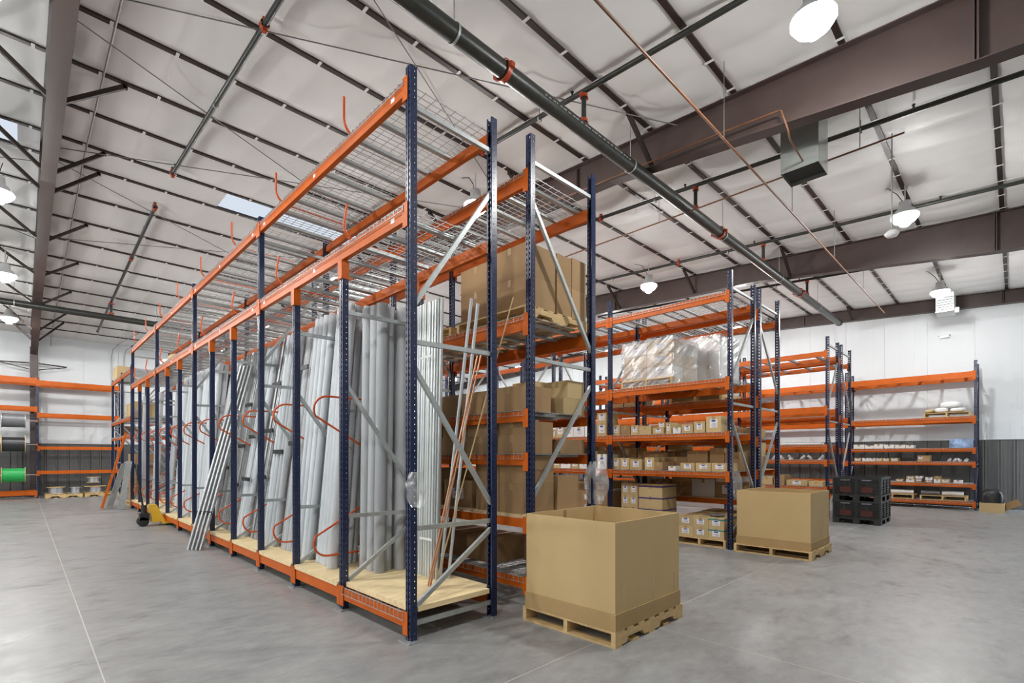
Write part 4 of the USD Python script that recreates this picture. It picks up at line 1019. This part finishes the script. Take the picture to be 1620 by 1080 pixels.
# ------------------------------------------------------------------ sprinkler pipes, gas pipe, duct, conduits
def ring(c, r, w, axis):
    m = MB()
    k = {"x": 0, "y": 1, "z": 2}[axis]; o = np.array(c, float); o[k] -= w / 2
    for a, b in (((r * .9, 0), (r, 0)), ((r, 0), (r, w)), ((r, w), (r * .9, w))): m.lathe([a, b], 18, o, axis)
    e = np.zeros(3); e[(k + 1) % 3] = r * 1.05
    for s in (-1, 1): m.box(np.array(c) + s * e - w * .45, np.array(c) + s * e + w * .45)
    return m
BR = [-1.25, 1.83, 4.90, 7.92, 11.05, 14.15]
for nm, ym, x0, x1, lab in (("near", 3.72, -11.5, 17.35, "thick black sprinkler main running overhead across the room in front"), ("far", 18.3, -11.5, 17.35, "thick black sprinkler main crossing near the far wall")):
    s = thing("sprinkler_main", lab, "pipe")
    part(s, "pipe", MB().tube([(x0, ym, 5.40), (x1, ym, 5.40)], .086, 24), "pipe")
    part(s, "end_cap", MB().cyl((x1, ym, 5.40), .098, .05, 20, "x"), "pipe")
    for x in (-7.0, -1.75, 3.55, 8.86, 13.5): part(s, "coupling", ring((x, ym, 5.40), .108, .055, "x"), "coupling", label="orange-red grooved coupling")
    for x in np.arange(-9.3, 17.3, 3.05): part(s, "hanger", MB().tube([(x, ym, 5.49), (x, ym, zroof(ym) + .02)], .006, 6).lathe([(.091, -.012), (.094, -.012), (.094, .012), (.091, .012)], 20, (x, ym, 5.40), "x"), "galv")
    for x in BR:
        zt = zroof(ym) - .10
        part(s, "riser", MB().tube([(x, ym, 5.47), (x, ym, zt - .03)], .030, 12), "pipe")
        for z in (5.52, zt - .06): part(s, "riser_coupling", ring((x, ym, z), .046, .04, "z"), "coupling", label="orange-red coupling")
    if nm == "near":                          # unreadable pale stencil marks on the pipe's side
        st = MB(); rr = random.Random(3); x = 4.1
        while x < 5.8:
            w = rr.uniform(.02, .06)
            st.bar((x, ym - .0868, 5.395), (x + w, ym - .0868, 5.395), .0012, .014)
            x += w + rr.uniform(.012, .05)
        part(s, "stencil_marks", st, "wire_grey", label="pale unreadable stencil marks")
for k, x in enumerate(BR):
    s = thing("sprinkler_branch", f"thinner black sprinkler line running away under the roof, {nth(k)} from the left", "pipe")
    dz = .10
    part(s, "pipe", MB().tube([(x, -.9, zroof(-.9) - dz), (x, RIDGE - .7, zroof(RIDGE - .7) - dz)], .031, 14), "pipe")
    part(s, "pipe", MB().tube([(x, RIDGE + .9, zroof(RIDGE + .9) - dz), (x, 21.9, zroof(21.9) - dz)], .031, 14), "pipe")
    for y in (RIDGE - .7, RIDGE + .9): part(s, "riser", MB().tube([(x, y, zroof(y) - dz), (x, y, zroof(y) + .10)], .024, 10), "pipe")
    part(s, "end_cap", MB().tube([(x, 21.9, zroof(21.9) - dz), (x, 21.96, zroof(21.96) - dz)], .042, 12), "pipe")
    for y in (5.6, RIDGE - .70, RIDGE + .90, 14.6): part(s, "coupling", ring((x, y, zroof(y) - dz), .048, .05, "y"), "coupling", label="orange-red coupling")
    for y in np.arange(.9, 21.5, 3.0):
        z = zroof(y) - dz
        part(s, "sprinkler_head", MB().tube([(x, y, z + .03), (x, y, z + .07)], .012, 8).cyl((x, y, z + .07), .022, .006, 12), "pipe")
        if abs(y + .55 - RIDGE) < 1: continue
        part(s, "hanger", MB().tube([(x, y + .55, z + .03), (x, y + .55, zroof(y + .55) + .03)], .005, 6).lathe([(.033, -.01), (.036, -.01), (.036, .01), (.033, .01)], 14, (x, y + .55, z), "y"), "galv")
g = thing("gas_pipe", "thin rust-orange pipe crossing overhead below the frames", "pipe")
part(g, "pipe", MB().tube([(-11.5, 2.34, 5.03), (15.5, 2.34, 5.03)], .0125, 10), "gas")
for x in np.arange(-9, 15.4, 2.45): part(g, "hanger", MB().tube([(x, 2.34, 5.045), (x, 2.34, zroof(2.34) + .02)], .0045, 6), "cable")
solo("gas_pipe", MB().tube([(6.22, 6.6, 5.66), (6.22, 2.6, 5.455), (6.22, 1.93, 5.405), (6.22, 1.90, 5.39), (6.22, 1.83, 5.15), (6.40, 1.86, 5.12), (6.97, 1.88, 5.12)], .0105, 8), "gas", "thin rust-orange pipe bent along the big brown frame to the sheet metal duct", "pipe")
g = thing("gas_pipe", "thin rust-orange pipe running away beside the hanging sheet metal duct", "pipe")
part(g, "pipe", MB().tube([(7.6, .95, 5.33), (7.6, 9.5, 5.33)], .0115, 10), "gas")
for y in (1.4, 4.2, 7.0): part(g, "hanger", MB().tube([(7.6, y, 5.34), (7.6, y, zroof(y) + .02)], .0045, 6), "cable")
d = thing("sheet_metal_duct", "open-ended galvanised duct hanging from the roof beside the large brown frame", "duct", (6.98, 1.71, 5.05))
w, dd, hh = .43, .43, .79
part(d, "casing", MB().box((0, 0, 0), (w, .004, hh)).box((0, dd - .004, 0), (w, dd, hh)).box((0, .004, 0), (.004, dd - .004, hh)).box((w - .004, .004, 0), (w, dd - .004, hh)), "duct")
part(d, "damper", MB().box((.006, .006, .05), (w - .006, dd - .006, .06)), "duct_shade", label="dark sheet standing in for the shade inside the duct")  # dark sheet added across the opening in place of real shade
part(d, "flange", MB().box((-.02, -.02, .73), (w + .02, -.0005, .77)).box((-.02, dd + .0005, .73), (w + .02, dd + .02, .77)).box((-.02, 0, .73), (-.0005, dd, .77)).box((w + .0005, 0, .73), (w + .02, dd, .77)), "duct")
solo("electric_conduit", MB().tube([(.71, -.9, zroof(-.9) - .08)] + [(.72, y, zroof(y) - .08) for y in (3, 6, 9, RIDGE, 13, 17, 21, 23.6)] + [(.72, 23.9, 5.3)], .011, 8), "wire_grey", "thin grey conduit running away under the roof beside the left frame", "conduit")
for k, x in enumerate((2.42, 2.80)):
    solo("electric_conduit", MB().tube([(x + .5, 21.5, zroof(21.5) - .06), (x + .2, 23.3, zroof(23.3) - .06), (x + .02, 23.95, 5.45), (x, 24.05, 5.2), (x, 24.05, 1.95)], .012, 8), "wire_grey", f"grey conduit bending from the roof down the far wall, {('left', 'right')[k]} of the two", "conduit")
# unit heater by the right wall
u = thing("unit_heater", "pale green unit heater hanging high by the right-hand wall", "heater", (16.95, 1.12, 5.13))
part(u, "casing", MB().box((.0, 0, 0), (.55, .36, .48)), "heater")
for k in range(6): part(u, "louvre", MB().bar((-.02, .02, .07 + .06 * k), (-.02, .34, .07 + .06 * k), .035, .008), "wall_grey")
part(u, "louvre_frame", MB().box((-.06, .0, .0), (-.001, .36, .03)).box((-.06, 0, .45), (-.001, .36, .48)), "heater")
part(u, "control_box", MB().box((.1, -.09, -.02), (.24, -.001, .1)), "white_plastic")
for x in (.06, .5): part(u, "hanger", MB().tube([(x, .18, .48), (x, .18, .76)], .007, 6), "cable")
s = thing("sensor", "small white motion sensor hanging on a rod from the roof, left of a lamp", "sensor", (8.50, 1.20, 4.42))
part(s, "head", MB().lathe([(0, 0), (.06, .01), (.09, .05), (.05, .09), (0, .09)], 16), "white_plastic"); part(s, "rod", MB().tube([(0, 0, .09), (0, 0, zroof(1.2) - 4.42)], .008, 8), "wire_grey")
s = thing("emergency_light", "small white fitting on the right-hand wall below the unit heater", "lamp", (18.50, 1.33, 4.75))
part(s, "body", MB().box((.0, 0, 0), (.118, .20, .07)), "white_plastic"); part(s, "hood", MB().box((-.03, -.03, .07), (.118, .23, .085)), "white_plastic")

# ------------------------------------------------------------------ high-bay lamps (they light the hall)
lp = None
LX_ = [-10.7, -5.5, -.26, 5.02, 10.2, 15.5]; LY_ = [1.27, 5.90, 10.55, 15.25, 19.95]
for yi, y in enumerate(LY_):
    for xi, x in enumerate(LX_):
        z = 5.30
        lab = f"glowing high-bay lamp, {nth(yi)} row from the camera, " + (f"{nth(xi - 2)} from the left" if xi >= 2 else f"{nth(1 - xi)} beyond the left edge")
        if lp is None:
            lp = thing("high_bay_lamp", lab, "lamp", (x, y, z), 0, "high-bay lamps")
            part(lp, "lens", MB().lathe([(.0, -.165), (.045, -.157), (.075, -.132), (.085, -.105)], 10), "lamp", label="small bright lens")
            part(lp, "bowl", MB().lathe([(.086, -.104), (.14, -.08), (.185, -.015), (.182, .016)], 16), "bowl", label="glowing white bowl")
            part(lp, "housing", MB().lathe([(.183, .017), (.14, .065), (.13, .10), (.085, .14), (.08, .24), (0, .24)], 24), "lamp_body")
            part(lp, "stem", MB().tube([(0, 0, .24), (0, 0, .52)], .010, 8), "lamp_body")
            part(lp, "cord", MB().tube([(.0, .02, .24), (.03, .10, .4), (.05, .22, .55), (.05, .40, .62)], .006, 6), "black")
        else: copy_of(lp, rotz(0, (x, y, z)), None, lab, "high-bay lamps")
